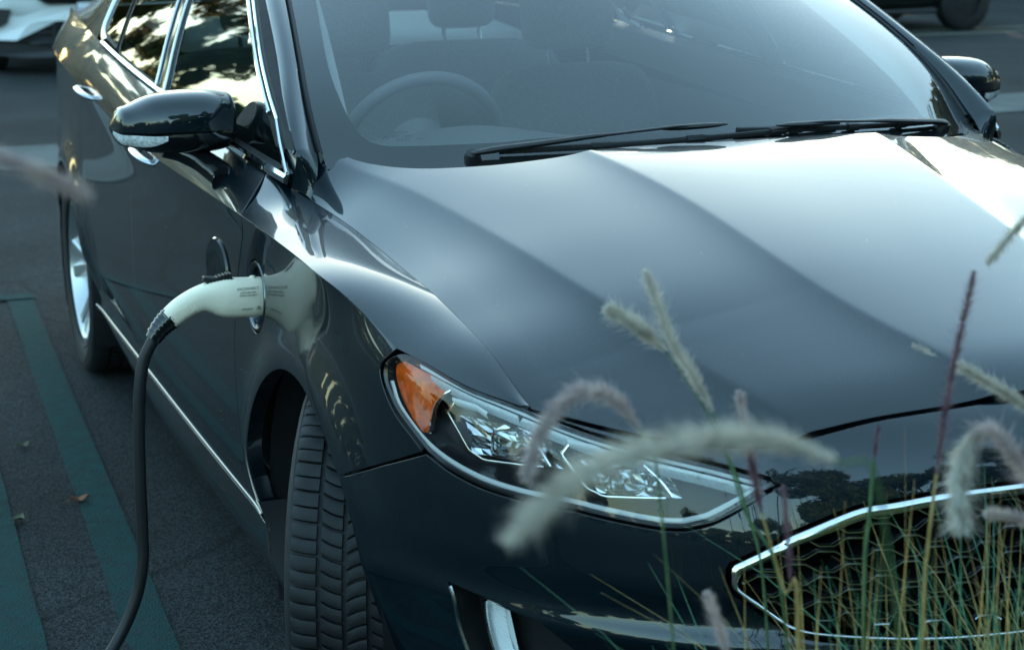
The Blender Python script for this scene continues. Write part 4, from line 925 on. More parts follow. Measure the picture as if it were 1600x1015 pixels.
cs = np.array([-.405, .83, .945]); tt = lin(0, 2*math.pi, 60)
b = MB(); b.tube([cs+.182*(math.cos(t)*e1+math.sin(t)*e2) for t in tt], .016, 10, cap=False); b.build('wheel_rim', M['dash'], sw)
b = MB(); b.lathe([(.001, -.035), (.05, -.03), (.065, -.01), (.065, .03)], cs, ax, 24)
for a in (0, math.pi, -math.pi/2): b.tube([cs+ax*-.01, cs+.18*(math.cos(a)*e1+math.sin(a)*e2)], .016, 8, flat=.6)
b.build('wheel_hub', M['dash'], sw)
def seat(x, y, zb, ztop, hx, head=True, hw=.135):
    st = thing('seat', None, None, (x, y, .4), parent=car); zc = (zb+ztop)/2
    b = MB(); b.grid(rounded((x, y+.0, zc), hx, .075, (ztop-zb)/2, e=.38, tilt=.30), close_u=True); b.build('backrest', M['seat'], st)
    b = MB(); b.grid(rounded((x, y-.32, zb-.02), hx, .28, .08, e=.4), close_u=True); b.build('cushion', M['seat'], st)
    if head:
        b = MB(); b.grid(rounded((x, y+.10, ztop+.125), hw, .055, .095, e=.42, tilt=.15), close_u=True); b.build('headrest', M['seat'], st)
        for s_ in (-.06, .06): b = MB(); b.tube([(x+s_, y+.085, ztop-.04), (x+s_, y+.10, ztop+.06)], .007, 8); b.build('headrest_post', M['chrome'], st)
seat(-.36, 1.52, .48, 1.055, .25); seat(.32, 1.60, .48, 1.05, .25)
seat(-.36, 2.42, .50, 1.06, .33, hw=.12); seat(.30, 2.42, .50, 1.06, .33, hw=.11)
b = MB(); b.grid(np.stack([np.stack([lin(-.6, .6, 10), np.full(10, y_), np.full(10, z_)], 1) for y_, z_ in ((2.5, 1.045), (2.75, 1.06), (3.25, 1.10), (3.5, 1.09))])); b.build('parcel_shelf', M['trim'], car)
b = MB(); b.box((0, 1.4, .30), (.72, 1.0, .02)); b.box((0, .95, .50), (.10, .45, .18), bev=.03); b.build('cabin_floor', M['dash'], car)
b = MB(); b.grid(rounded((.02, .95, 1.283), .12, .02, .032, e=.5), close_u=True); b.tube([(.02, .96, 1.30), (.01, 1.00, 1.385)], .010, 8); b.build('rearview_mirror', M['plastic'], car)

# --- charge port on the near fender, its dark chrome ring and open flap
pc3, pn3 = snorm(SS, np.array([port_c[0]]), np.array([vz(*port_c)])); pc3 = pc3[0]; pn3 = pn3[0]
b = MB(); b.lathe([(.0675, -.02), (.0675, -.001), (.0660, .0015), (.062, .002), (.058, -.001), (.054, -.012), (.053, -.035)], pc3, pn3, 48); portr = b.build('charge_port', M['darkchrome'], car)
b = MB(); b.lathe([(.001, -.034), (.054, -.034), (.068, -.03), (.072, -.05)], pc3, pn3, 40); b.build('port_well', M['dark'], portr)
b = MB(); b.lathe([(.001, -.012), (.026, -.012), (.030, -.020), (.030, -.034)], pc3, pn3, 32); b.build('port_socket', M['plastic'], portr)
hinge = pc3+np.array([-.030, .078, .018]); fd_ = np.array([-.10, .995, 0]); b = MB()
fcn = hinge+fd_*.070+np.array([0, 0, .006]); fnn = np.cross(fd_, [0, 0, 1.]); fnn /= np.linalg.norm(fnn)
b.lathe([(.001, .008), (.050, .007), (.064, .003), (.067, -.003), (.064, -.007), (.001, -.005)], fcn, fnn, 40)
b.tube([hinge+np.array([.03, -.03, 0]), hinge+np.array([-.005, -.012, 0]), hinge+fd_*.03], .012, 8, flat=.6); b.build('port_flap', M['black'], portr)
# right-hand fender has a plain blank cover in the same place
pm = pc3*np.array([-1, 1, 1]); nm = pn3*np.array([-1, 1, 1]); b = MB(); b.lathe([(.001, .000), (.066, -.0005), (.068, -.004), (.068, -.02)], pm, nm, 48); b.build('port_cover', M['paint'], car)

# ------------------------------------------------------------------ charging plug and cable
plug = thing('charging_plug', 'white charging plug pushed into the fender port, with black cable', 'charging plug', (-1.13, .33, 0))
prof = [  # x, y, z centre, half height (z), half width (y)
    (-.888, .338, .756, .0360, .030), (-.905, .337, .756, .0375, .032), (-.918, .336, .7565, .0375, .032), (-.945, .335, .7585, .0375, .032), (-.965, .334, .761, .0360, .030), (-.985, .333, .7635, .0300, .0265),
    (-1.005, .332, .7625, .0245, .0235), (-1.025, .331, .756, .0225, .0225), (-1.045, .330, .7455, .0215, .0215), (-1.060, .330, .7345, .0205, .0205), (-1.068, .330, .728, .0195, .0200)]
P_ = cat([p[:3] for p in prof], 5); H_ = cat([[p[3], p[4], 0] for p in prof], 5); T_ = np.gradient(P_, axis=0); T_ /= np.linalg.norm(T_, axis=1)[:, None]
def loft(P_, T_, H_, n=28, e=.78):
    a = lin(0, 2*math.pi, n, endpoint=False); rows = []
    for p, t, h in zip(P_, T_, H_):
        sd_ = np.array([0, 1., 0]); sd_ -= t*(sd_@t); sd_ /= np.linalg.norm(sd_); u_ = np.cross(sd_, t); u_ = u_ if u_[2] > 0 else -u_
        rows.append([p+sd_*h[1]*np.sign(math.cos(q))*abs(math.cos(q))**e+u_*h[0]*np.sign(math.sin(q))*abs(math.sin(q))**e for q in a])
    return np.array(rows)
rows = loft(P_, T_, H_); b = MB(); b.grid(rows, close_v=True); b.F += [tuple(range(28)), tuple(len(b.V)-28+i for i in range(28))]
b.build('plug_body', M['white'], plug, sharp=50)
b = MB(); b.lathe([(.028, 0), (.029, .03), (.024, .034)], (-.890, .338, .756), (1, 0, 0), 28); b.build('plug_nose', M['plastic'], plug)
def surf_pt(i, side_=-1, off=.0):   # point on the camera-facing flank (-y)
    return P_[i]+np.array([0, -H_[i, 1]-off, 0])
# grip ribs
b = MB()
for k in range(9):
    i = 34+k*1.6; f_ = i/(len(P_)-1)*1.0; p = np.array([np.interp(i, range(len(P_)), P_[:, c]) for c in range(3)]); t = np.array([np.interp(i, range(len(P_)), T_[:, c]) for c in range(3)]); h = [np.interp(i, range(len(P_)), H_[:, c]) for c in range(2)]
    u_ = np.cross([0, 1, 0], t); u_ = u_ if u_[2] > 0 else -u_
    L_ = .012-.0008*abs(k-4)
    pts = [p+np.array([0, -h[1]*c_-.0002, 0])+u_*(h[0]*s_) for s_, c_ in ((.25, .995), (0, 1.0), (-.25, .995), (-.5, .95))]; b.tube(pts, .0013, 6)
b.build('grip_rib', M['white'], plug)
# release latch button
b = MB()
for k in range(8):
    x = -.948-k*.0062; zt = .7985-.0105*max(0, k-1)/7; b.box((x, .335, zt+.002), (.0025, .011, .006), bev=.0012)
b.box((-.970, .335, .7945), (.030, .010, .005), M3=[[math.cos(.14), 0, math.sin(.14)], [0, 1, 0], [-math.sin(.14), 0, math.cos(.14)]], bev=.002); b.build('latch_button', M['plastic'], plug, sharp=30)
b = MB()
for x in (-.905, -.945): b.lathe([(.0055, -.004), (.0055, .002), (.003, .0035), (.0005, .0038)], (x, .337, .7935), (0, 0, 1), 14)
b.build('latch_screw', M['white'], plug)
# printed lines
mx = lambda p: frame(p, (1, 0, 0), (0, 0, 1))
text_mesh('print', 'AVCONNECT', .0068, M['ink'], mx((-.922, .3022, .780)), plug, .0002)
text_mesh('print', 'J1772 240V 30A', .0045, M['ink'], mx((-.922, .3022, .7725)), plug, .0002)
text_mesh('print', 'FOR EV USE ONLY', .0040, M['ink'], mx((-.922, .3022, .767)), plug, .0002)
text_mesh('print', '/R', .0105, M['ink'], mx((-.903, .3030, .741)), plug, .0002)
text_mesh('print', 'SUPPLIED BY', .0038, M['ink'], mx((-.925, .3030, .741)), plug, .0002)
# strain boot and cable
bt = cat([(-1.062, .330, .7325), (-1.074, .330, .723), (-1.086, .330, .711), (-1.098, .330, .694)], 6); b = MB(); rad = np.interp(lin(0, 1, len(bt)), [0, .25, 1], [.0215, .0205, .0155]); b.tube(bt, rad, 20)
for k in range(2, len(bt)-3, 3): b.tube(bt[k:k+2], rad[k]*1.08, 20)
b.build('strain_boot', M['black'], plug)
cb = cat([(-1.090, .330, .703), (-1.104, .330, .682), (-1.118, .330, .652), (-1.128, .328, .600), (-1.134, .328, .52), (-1.137, .328, .42), (-1.138, .33, .33), (-1.141, .33, .26), (-1.158, .33, .19), (-1.195, .325, .118), (-1.250, .30, .062), (-1.34, .24, .022), (-1.52, .10, .013), (-1.80, -.3, .013), (-2.2, -.75, .013), (-2.8, -1.0, .013), (-3.8, -1.05, .013), (-4.6, -.9, .013)], 8)
b = MB(); b.tube(cb, .0113, 14); b.build('cable', M['cable'], plug)

# ------------------------------------------------------------------ fallen leaves
M['leafb'] = pmat('dry_leaf', (.20, .075, .03), .7, noise=.4, nscale=80); M['leafg'] = pmat('dull_leaf', (.09, .09, .05), .7, noise=.4, nscale=80)
for i, (x, y, L_, rz, mt, lab) in enumerate(((-1.111, 1.505, .050, .1, 'leafb', 'curled orange brown leaf lying on the near teal line'), (-1.19, 2.04, .042, .3, 'leafg', 'small dull leaf on asphalt, farthest left of the cable'), (-1.272, 1.415, .048, 1.1, 'leafg', 'olive leaf on asphalt beside the left edge teal line'), (-.86, 2.2, .04, .6, 'leafg', 'small leaf on asphalt behind the hanging cable'))):
    u, v = np.meshgrid(lin(0, 1, 11), lin(-1, 1, 7), indexing='ij'); wd = .32*np.sin(np.pi*u**.85)*L_; px = (u-.5)*L_; py = v*wd; pz = .006+.10*L_*v**2+.14*L_*(u-.5)**2*2+.003*np.sin(9*u)
    V = np.stack([x+px*math.cos(rz)-py*math.sin(rz), y+px*math.sin(rz)+py*math.cos(rz), pz+.003], -1); b = MB(); b.grid(V); b.tube([V[0, 3], V[0, 3]-(V[1, 3]-V[0, 3])*2.2], .0008, 5)
    tag(b.build('fallen_leaf', M[mt]), lab, 'leaf', 'fallen leaves on the asphalt')

# ------------------------------------------------------------------ fountain grass in front of the car
def hairmat(name, col, col2):
    m, n, bb = nodes(name); hi = n.nodes.new('ShaderNodeTexCoord'); t = n.nodes.new('ShaderNodeTexNoise'); t.inputs['Scale'].default_value = 55
    r = n.nodes.new('ShaderNodeValToRGB'); r.color_ramp.elements[0].color = (*col, 1); r.color_ramp.elements[1].color = (*col2, 1); r.color_ramp.elements[0].position = .35; r.color_ramp.elements[1].position = .65
    n.links.new(hi.outputs['Object'], t.inputs['Vector']); n.links.new(t.outputs['Fac'], r.inputs['Fac']); n.links.new(r.outputs['Color'], bb.inputs['Base Color'])
    bb.inputs['Roughness'].default_value = .65; bb.inputs['Specular IOR Level'].default_value = .2
    tr = n.nodes.new('ShaderNodeBsdfTranslucent'); n.links.new(r.outputs['Color'], tr.inputs[0]); mx_ = n.nodes.new('ShaderNodeMixShader'); mx_.inputs[0].default_value = .4
    o = n.nodes['Material Output']; n.links.new(bb.outputs[0], mx_.inputs[1]); n.links.new(tr.outputs[0], mx_.inputs[2]); n.links.new(mx_.outputs[0], o.inputs[0]); return m
M['plume'] = hairmat('plume_cream', (.58, .545, .47), (.80, .76, .68)); M['plumep'] = hairmat('plume_purple', (.17, .08, .115), (.32, .20, .22)); M['plumem'] = hairmat('plume_mauve', (.50, .41, .41), (.72, .63, .58))
M['stem'] = hairmat('stem_green', (.07, .14, .06), (.14, .21, .09)); M['bladeg'] = hairmat('blade_green', (.06, .20, .13), (.14, .30, .15)); M['bladet'] = hairmat('blade_tan', (.36, .25, .08), (.50, .38, .15))
def plume(parent, pts, rad, mat, hairs=2600, hl=1.0, fuzz=.35, near=1.0):
    cp = np.array(CAM_POS); pts = [tuple(cp+(np.array(p)-cp)*near) for p in pts]; rad = rad*near
    C_ = resample(cat(pts, 10), .002); k = len(C_); T_ = np.gradient(C_, axis=0); T_ /= np.linalg.norm(T_, axis=1)[:, None]+1e-12
    i = rng.integers(0, k, hairs); s = i/(k-1); env = np.clip(np.minimum(s/.10, 1)*.55+.45, 0, 1)*np.clip(np.minimum((1-s)/.22, 1)*.75+.25, 0, 1)
    rd = rng.normal(size=(hairs, 3)); t = T_[i]; rd -= t*(rd*t).sum(1)[:, None]; rd /= np.linalg.norm(rd, axis=1)[:, None]
    Lh = rad*env*rng.uniform(.75, 1.25, hairs)*hl; long_ = rng.random(hairs) < .16; Lh = np.where(long_, Lh*(1+fuzz*2), Lh)
    dirr = rd*.88-t*.48*1.0                     # bristles lean to the tip (path runs tip -> base)
    root = C_[i]+rng.normal(0, rad*.06, (hairs, 3)); tip = root+dirr*Lh[:, None]*1.1; sdv = np.cross(dirr, t); sdv /= np.linalg.norm(sdv, axis=1)[:, None]+1e-9
    w_ = np.where(long_, .00026, .00042)[:, None]
    mid = (root+tip)/2+rd*Lh[:, None]*.08
    V = np.stack([root-sdv*w_, root+sdv*w_, mid+sdv*w_*.9, mid-sdv*w_*.9, tip], 1).reshape(-1, 3); F = []
    for q in range(hairs): o = q*5; F += [(o, o+1, o+2, o+3), (o+3, o+2, o+4)]
    b = MB(); b.add(V, F); b.tube(C_[::4], rad*.16, 6); return b.build('plume', mat, parent, smooth=False)
def stemtube(parent, pts, r0=.0011, r1=.0016, mat='stem'):
    q = cat(pts, 8); b = MB(); b.tube(q, lin(r0, r1, len(q)), 6); return b.build('stem', M[mat], parent)
def base_of(pts, bx, by):
    e = np.array(pts[-1]); return [tuple(e), tuple(e*.55+np.array([bx, by, .0])*.45+np.array([0, 0, .05])), (bx, by, .012)]
g = []
clump = {}
def tuft(key, label, x, y):
    clump[key] = thing('fountain_grass', label, 'ornamental grass', (x, y, .012), 'fountain grass in the planting bed'); return clump[key]
tA = tuft('A', 'fountain grass with the two big pale plumes arching before the headlight', -1.0, -1.75)
tC = tuft('C', 'fountain grass with slim cream plumes standing over the hood', -.72, -1.38)
tF = tuft('F', 'fountain grass with tall purple spike before the grille', -.64, -1.50)
tH = tuft('H', 'fountain grass with drooping cream plumes at the right edge', -.52, -1.62)
tI = tuft('I', 'fountain grass with one blurred tan plume at the left edge', -1.75, -1.9)
plume(tA, [(-1.185, -1.716, 1.012), (-1.158, -1.72, 1.038), (-1.12, -1.728, 1.066), (-1.066, -1.745, 1.081), (-1.004, -1.769, 1.086), (-.955, -1.792, 1.070)][::1], .0170, M['plume'], 3300, near=.76)
stemtube(tA, [(-1.116, -2.049, 1.166), (-1.09, -2.06, 1.13), (-1.05, -2.04, .80), (-1.02, -1.82, .012)])
plume(tA, [(-1.056, -1.429, .955), (-1.039, -1.424, 1.0), (-1.003, -1.429, 1.034), (-.974, -1.442, 1.028), (-.954, -1.457, 1.0)], .0125, M['plumem'], 3000)
stemtube(tA, [(-.954, -1.457, 1.0), (-.94, -1.47, .94), (-.94, -1.55, .55), (-.99, -1.72, .012)])
plume(tC, [(-.84, -1.129, 1.035), (-.813, -1.143, 1.019), (-.783, -1.163, .989)], .0115, M['plume'], 2600, fuzz=.5)
stemtube(tC, [(-.783, -1.163, .989), (-.763, -1.18, .953), (-.741, -1.2, .908), (-.716, -1.231, .821), (-.707, -1.274, .666), (-.71, -1.35, .012)])
plume(tC, [(-.86, -1.269, 1.104), (-.850, -1.281, 1.07), (-.842, -1.293, 1.037), (-.823, -1.31, .999), (-.808, -1.324, .965)], .0098, M['plume'], 2600)
stemtube(tC, [(-.808, -1.324, .965), (-.789, -1.356, .871), (-.76, -1.404, .727), (-.73, -1.40, .012)])
plume(tC, [(-.829, -1.415, 1.012), (-.826, -1.42, .985), (-.825, -1.43, .958)], .0065, M['plumem'], 1000)
plume(tC, [(-.825, -1.43, .958), (-.822, -1.438, .928), (-.819, -1.447, .898)], .0065, M['plumep'], 1300)
stemtube(tC, [(-.819, -1.447, .898), (-.806, -1.471, .826), (-.797, -1.489, .768), (-.75, -1.42, .012)], mat='bladet')
plume(tF, [(-.577, -1.432, 1.112), (-.588, -1.437, 1.075), (-.6, -1.442, 1.038), (-.618, -1.452, .973), (-.630, -1.461, .917)], .0066, M['plumep'], 2400, fuzz=.6)
stemtube(tF, [(-.630, -1.461, .917), (-.645, -1.474, .843), (-.659, -1.493, .747), (-.65, -1.5, .012)], .0016, .0022, 'bladet')
plume(tH, [(-.556, -1.302, 1.006), (-.546, -1.308, 1.001), (-.534, -1.314, .994)], .004, M['plume'], 260)
plume(tH, [(-.516, -1.322, .985), (-.504, -1.329, .979), (-.478, -1.343, .962), (-.45, -1.36, .942), (-.43, -1.38, .92)], .009, M['plume'], 2400)
stemtube(tH, [(-.43, -1.38, .92), (-.41, -1.42, .86), (-.45, -1.5, .5), (-.5, -1.6, .012)])
plume(tH, [(-.7, -1.6, .914), (-.698, -1.592, .945), (-.695, -1.588, .97), (-.685, -1.586, .990), (-.675, -1.586, 1.003)], .0135, M['plume'], 2600, fuzz=.5)
plume(tH, [(-.682, -1.586, .995), (-.670, -1.588, 1.003), (-.66, -1.594, .998), (-.641, -1.61, .967), (-.625, -1.62, .935)], .0115, M['plumem'], 1900, fuzz=.5)
stemtube(tH, [(-.625, -1.62, .935), (-.60, -1.63, .85), (-.56, -1.63, .4), (-.52, -1.62, .012)])
plume(tI, [(-1.464, -1.651, 1.279), (-1.495, -1.634, 1.295), (-1.518, -1.623, 1.304), (-1.542, -1.611, 1.314), (-1.575, -1.62, 1.310)], .0085, M['plumem'], 1500, near=.8)
stemtube(tI, [(-1.585, -1.868, 1.342), (-1.64, -1.88, 1.28), (-1.70, -1.78, .7), (-1.75, -1.9, .012)])
plume(tF, [(-.594, -1.476, 1.130), (-.573, -1.478, 1.154), (-.557, -1.48, 1.170), (-.533, -1.486, 1.185)], .0075, M['plume'], 1100)
stemtube(tF, [(-.533, -1.486, 1.185), (-.48, -1.49, 1.17), (-.45, -1.5, .8), (-.58, -1.5, .012)])
plume(tF, [(-.625, -1.348, .935), (-.629, -1.351, .918), (-.633, -1.354, .899)], .0040, M['plumep'], 520)
stemtube(tF, [(-.633, -1.354, .899), (-.641, -1.363, .853), (-.661, -1.393, .706), (-.65, -1.45, .012)], .0022, .0022)
plume(tC, [(-.773, -1.408, .907), (-.773, -1.419, .862), (-.775, -1.431, .813)], .0050, M['plumep'], 900)
stemtube(tC, [(-.775, -1.431, .813), (-.775, -1.448, .748), (-.75, -1.45, .012)], mat='bladet')
plume(tA, [(-.92, -1.528, .861), (-.917, -1.532, .85), (-.914, -1.536, .839), (-.906, -1.549, .802)], .0072, M['plumem'], 1100)
stemtube(tA, [(-.906, -1.549, .802), (-.90, -1.58, .6), (-.96, -1.70, .012)])
plume(tH, [(-.647, -1.566, .913), (-.630, -1.572, .911), (-.614, -1.58, .906), (-.583, -1.598, .884)], .008, M['plumem'], 1000)
stemtube(tH, [(-.583, -1.598, .884), (-.56, -1.61, .83), (-.54, -1.62, .4), (-.53, -1.63, .012)])
# arching leaves of each tuft
def blades(parent, n, x, y, sx_, sy_, hmin, hmax, lean, tan=.4):
    for mt, cnt, seed in (('bladeg', int(n*(1-tan)), 1), ('bladet', int(n*tan), 2)):
        b = MB(); loc_rng = np.random.default_rng(seed+int(abs(x)*1000))
        for _ in range(cnt):
            bx = x+loc_rng.normal(0, sx_); by = y+loc_rng.normal(0, sy_); h = loc_rng.uniform(hmin, hmax); a = loc_rng.uniform(0, 2*math.pi); ln = abs(loc_rng.normal(0, lean)); wd = loc_rng.uniform(.0010, .0024)
            d = np.array([math.cos(a), math.sin(a), 0]); sd_ = np.array([-math.sin(a), math.cos(a), 0]); t = lin(0, 1, 9); bend = loc_rng.uniform(.6, 1.8)
            c_ = np.array([bx, by, .012])+np.outer(ln*t**(1+bend), d)+np.outer(h*(t-.16*t**3*min(1.6, ln*3)), [0, 0, 1]); ww = wd*(1-t**2.2)+.0002; f = sd_*.9+np.array([0, 0, .0])
            b.grid(np.stack([c_-f*ww[:, None], c_+d*ww[:, None]*.35, c_+f*ww[:, None]], 1))
        o = b.build('leaf_blades', M[mt], parent, smooth=False); o['kind'] = 'stuff'
blades(tC, 130, -.69, -1.35, .06, .05, .40, .82, .20, .45)
blades(tF, 300, -.575, -1.43, .085, .06, .40, .88, .20, .50)
blades(tH, 330, -.44, -1.45, .09, .07, .40, .92, .24, .50)
blades(tA, 26, -.90, -1.58, .05, .04, .4, .74, .16, .3)
blades(tI, 14, -1.78, -1.95, .05, .05, .4, .75, .15, .3)
tJ = tuft('J', 'leafy fountain grass clump farthest right, before the grille', -.25, -1.42)
blades(tJ, 340, -.28, -1.36, .11, .07, .40, .88, .24, .50)

# ------------------------------------------------------------------ vehicles across the street
def simple_wheel(parent, c, axis, r=.34, wd=.11, rim=M['alloy']):
    b = MB(); b.lathe([(.20, -wd), (r*.9, -wd), (r, -wd*.8), (r, wd*.8), (r*.9, wd), (.20, wd)], c, axis, 40); t = b.build('tyre', M['rubber'], parent)
    b = MB(); b.lathe([(.215, -wd*.9), (.20, -wd*.7), (.05, -wd*.8), (.001, -wd*.85)], c, axis, 40); b.lathe([(.215, wd*.9), (.20, wd*.7), (.05, wd*.8), (.001, wd*.85)], c, axis, 40); b.build('rim', rim, parent)
def body_loft(b, secs, n=34, e=.42):
    """secs: (pos along, half width, zlo, zhi) ; returns rows"""
    rows = []
    for (s, hw, zl, zh) in secs:
        a = lin(0, 2*math.pi, n, endpoint=False); f = lambda q: np.sign(q)*np.abs(q)**e
        rows.append(np.stack([hw*f(np.cos(a)), np.full(n, s), (zl+zh)/2+(zh-zl)/2*f(np.sin(a))], 1))
    R_ = np.array(rows); b.grid(R_, close_v=True); k = len(b.V); b.F.append(tuple(range(k-len(secs)*n, k-len(secs)*n+n))); b.F.append(tuple(reversed(range(k-n, k)))); return b
X0, Y0 = .73, 13.6   # white SUV, nose towards the camera
suv = thing('parked_suv', 'white SUV seen from the front behind the sedan tail', 'SUV', (X0, Y0+2.2, 0))
b = MB(); body_loft(b, [(Y0+.02, .70, .62, .98), (Y0+.05, .86, .52, 1.04), (Y0+.14, .92, .46, 1.08), (Y0+.5, .95, .42, 1.12), (Y0+1.2, .96, .40, 1.17), (Y0+1.6, .96, .38, 1.18), (Y0+3.0, .96, .38, 1.18), (Y0+4.3, .95, .40, 1.17), (Y0+4.55, .90, .45, 1.12), (Y0+4.62, .80, .55, 1.05)])
V = np.array(b.V); V[:, 0] += X0; b.V = V.tolist(); b.build('body', M['suv'], suv)
b = MB(); body_loft(b, [(Y0+1.15, .60, 1.10, 1.16), (Y0+1.5, .74, 1.10, 1.40), (Y0+2.0, .74, 1.10, 1.68), (Y0+3.4, .73, 1.10, 1.70), (Y0+4.2, .70, 1.10, 1.60), (Y0+4.55, .66, 1.10, 1.20)], e=.55)
V = np.array(b.V); V[:, 0] += X0; b.V = V.tolist(); b.build('cabin', M['black'], suv)
# bumper: white skin with shaped dark openings, black lower lip
def face(pts, y, d=.03, bow=.10):
    p = np.asarray(pts, float); yb = y+bow*(np.abs(p[:, 0])/.95)**2.5; return np.stack([p[:, 0]+X0, yb, p[:, 1]], 1)
def plate3(name, pts, y, mat, parent, th=.03):
    q = resample(np.array(pts, float), .04, True); n = len(q); b = MB(); f0 = face(q, y); f1 = face(q, y+th); c = face(q.mean(0)[None], y)
    b.add(np.vstack([f0, f1, c]), [(i, (i+1) % n, 2*n) for i in range(n)]+[(i, n+i, n+(i+1) % n, (i+1) % n) for i in range(n)]); return b.build(name, mat, parent, sharp=30)
skin = [(-.97, .34), (-.69, .325), (-.58, .47), (-.50, .49), (.50, .49), (.58, .47), (.69, .325), (.97, .34), (1.0, .62), (.97, .86), (0, .90), (-.97, .86), (-1.0, .62)]
plate3('bumper_skin', skin, Y0-.02, M['suv'], suv, .16)
plate3('lower_intake', [(-.72, .28), (-.59, .485), (-.30, .50), (.30, .50), (.59, .485), (.72, .28)], Y0+.03, M['plastic'], suv)
b = MB()
for zz in (.33, .385, .44): b.tube([(X0-.5, Y0+.02, zz), (X0+.5, Y0+.02, zz)], .008, 6)
for xx in (-.36, .36): b.tube([(X0+xx, Y0+.015, .30), (X0+xx, Y0+.015, .46)], .012, 6)
b.build('intake_bar', M['plastic'], suv)
plate3('lip', [(-.93, .20), (-.6, .17), (.6, .17), (.93, .20), (.93, .335), (.60, .31), (.55, .29), (-.55, .29), (-.60, .31), (-.93, .335)], Y0-.03, M['plastic'], suv, .2)
for s_ in (-1, 1):
    fp = plate3('fog_bezel', [(s_*.72, .60), (s_*.76, .475), (s_*.84, .44), (s_*.985, .445), (s_*.985, .625)], Y0-.03, M['plastic'], suv)
    b = MB(); b.lathe([(.001, .02), (.035, .016), (.05, 0), (.052, -.02)], (X0+s_*.90, Y0+.03, .53), (0, -1, 0), 24); b.build('fog_lamp', M['reflector'], fp)
    plate3('headlamp', [(s_*.55, .80), (s_*.60, .70), (s_*.90, .72), (s_*.94, .86)], Y0-.028, M['reflector'], suv)
    for yy in (.85, 3.65): simple_wheel(thing('wheel', None, None, (X0+s_*.82, Y0+yy, .34), parent=suv), (X0+s_*.82, Y0+yy, .34), (s_, 0, 0))
plate3('grille', [(-.50, .70), (-.42, .64), (.42, .64), (.50, .70), (.5, .84), (-.5, .84)], Y0-.03, M['black'], suv)
pt = MB(); pt.box((X0, Y0-.045, .575), (.158, .006, .085), bev=.004); pl_ = pt.build('licence_plate_frame', M['plastic'], suv)
pt = MB(); pt.box((X0, Y0-.054, .575), (.148, .004, .074), bev=.003); pt.build('licence_plate', M['plate'], pl_)
text_mesh('plate_text', '8JUTU7', .088, M['pink'], frame((X0, Y0-.0595, .566), (1, 0, 0), (0, 0, 1)), pl_, .0008)
text_mesh('plate_text', 'California', .030, M['red'], frame((X0, Y0-.0595, .632), (1, 0, 0), (0, 0, 1)), pl_, .0008)
# dark car crossing on the road
dc = thing('passing_car', 'dark car on the road at the top right, wheel showing', 'car', (9.7, 15.7, 0))
b = MB(); body_loft(b, [(7.15, .60, .45, .70), (7.3, .82, .34, .82), (7.7, .90, .27, .90), (8.6, .92, .24, .95), (9.4, .92, .24, .98), (10.6, .92, .24, .98), (11.3, .90, .26, .95), (11.6, .82, .32, .88), (11.74, .60, .45, .75)])
V = np.array(b.V); b.V = np.stack([V[:, 1], 15.7+V[:, 0], V[:, 2]], 1).tolist(); b.build('body', M['dcar'], dc)
b = MB(); body_loft(b, [(8.2, .60, .9, 1.0), (8.9, .70, .9, 1.36), (9.8, .70, .9, 1.44), (10.6, .68, .9, 1.32), (11.2, .6, .9, 1.0)], e=.55)
V = np.array(b.V); b.V = np.stack([V[:, 1], 15.7+V[:, 0], V[:, 2]], 1).tolist(); b.build('cabin', M['black'], dc)
for xx in (8.2, 11.02):
    for s_ in (-1, 1): simple_wheel(thing('wheel', None, None, (xx, 15.7+s_*.82, .335), parent=dc), (xx, 15.7+s_*.82, .335), (0, s_, 0), .335, .11, M['rubber'])
b = MB(); b.tube([(8.6, 14.80, .24), (10.6, 14.80, .24)], .03, 8); b.build('side_sill', M['plastic'], dc)

# ------------------------------------------------------------------ trees round the lot (mirrored in paint and glass; far row also blocks the low sun)
def leafmat(name, a, c2):
    m = hairmat(name, a, c2); m.node_tree.nodes['Noise Texture'].inputs['Scale'].default_value = 1.2; return m
LM = [leafmat('foliage_dark', (.020, .042, .018), (.045, .075, .028)), leafmat('foliage_olive', (.05, .06, .02), (.10, .09, .03)), leafmat('foliage_gold', (.14, .10, .03), (.22, .14, .04))]
def crown_mesh(seed, n, h, rx, ls, base):
    g_ = np.random.default_rng(seed); k = 26; cz = g_.uniform(base, h, k); rr = rx*np.sqrt(np.clip(1-((cz-(base+h)/2)/((h-base)/2*1.12))**2, .05, 1)); an = g_.uniform(0, 2*np.pi, k); ra = rr*np.sqrt(g_.random(k))*.85
    cl = np.stack([ra*np.cos(an), ra*np.sin(an), cz], 1); cr = g_.uniform(.16, .34, k)*rx*1.15
    i = g_.integers(0, k, n); d = g_.normal(size=(n, 3)); d /= np.linalg.norm(d, axis=1)[:, None]; p = cl[i]+d*(cr[i]*g_.random(n)**.45)[:, None]*np.array([1.1, 1.1, .85])
    a = g_.normal(size=(n, 3)); a /= np.linalg.norm(a, axis=1)[:, None]; bb = np.cross(a, g_.normal(size=(n, 3))); bb /= np.linalg.norm(bb, axis=1)[:, None]; s = ls*g_.uniform(.6, 1.3, n)[:, None]
    V = np.stack([p-a*s, p+bb*s*.42, p+a*s, p-bb*s*.42], 1).reshape(-1, 3); F = np.arange(n*4).reshape(-1, 4)
    me = bpy.data.meshes.new('crown'); me.from_pydata(V.tolist(), [], F.tolist()); return me, cl
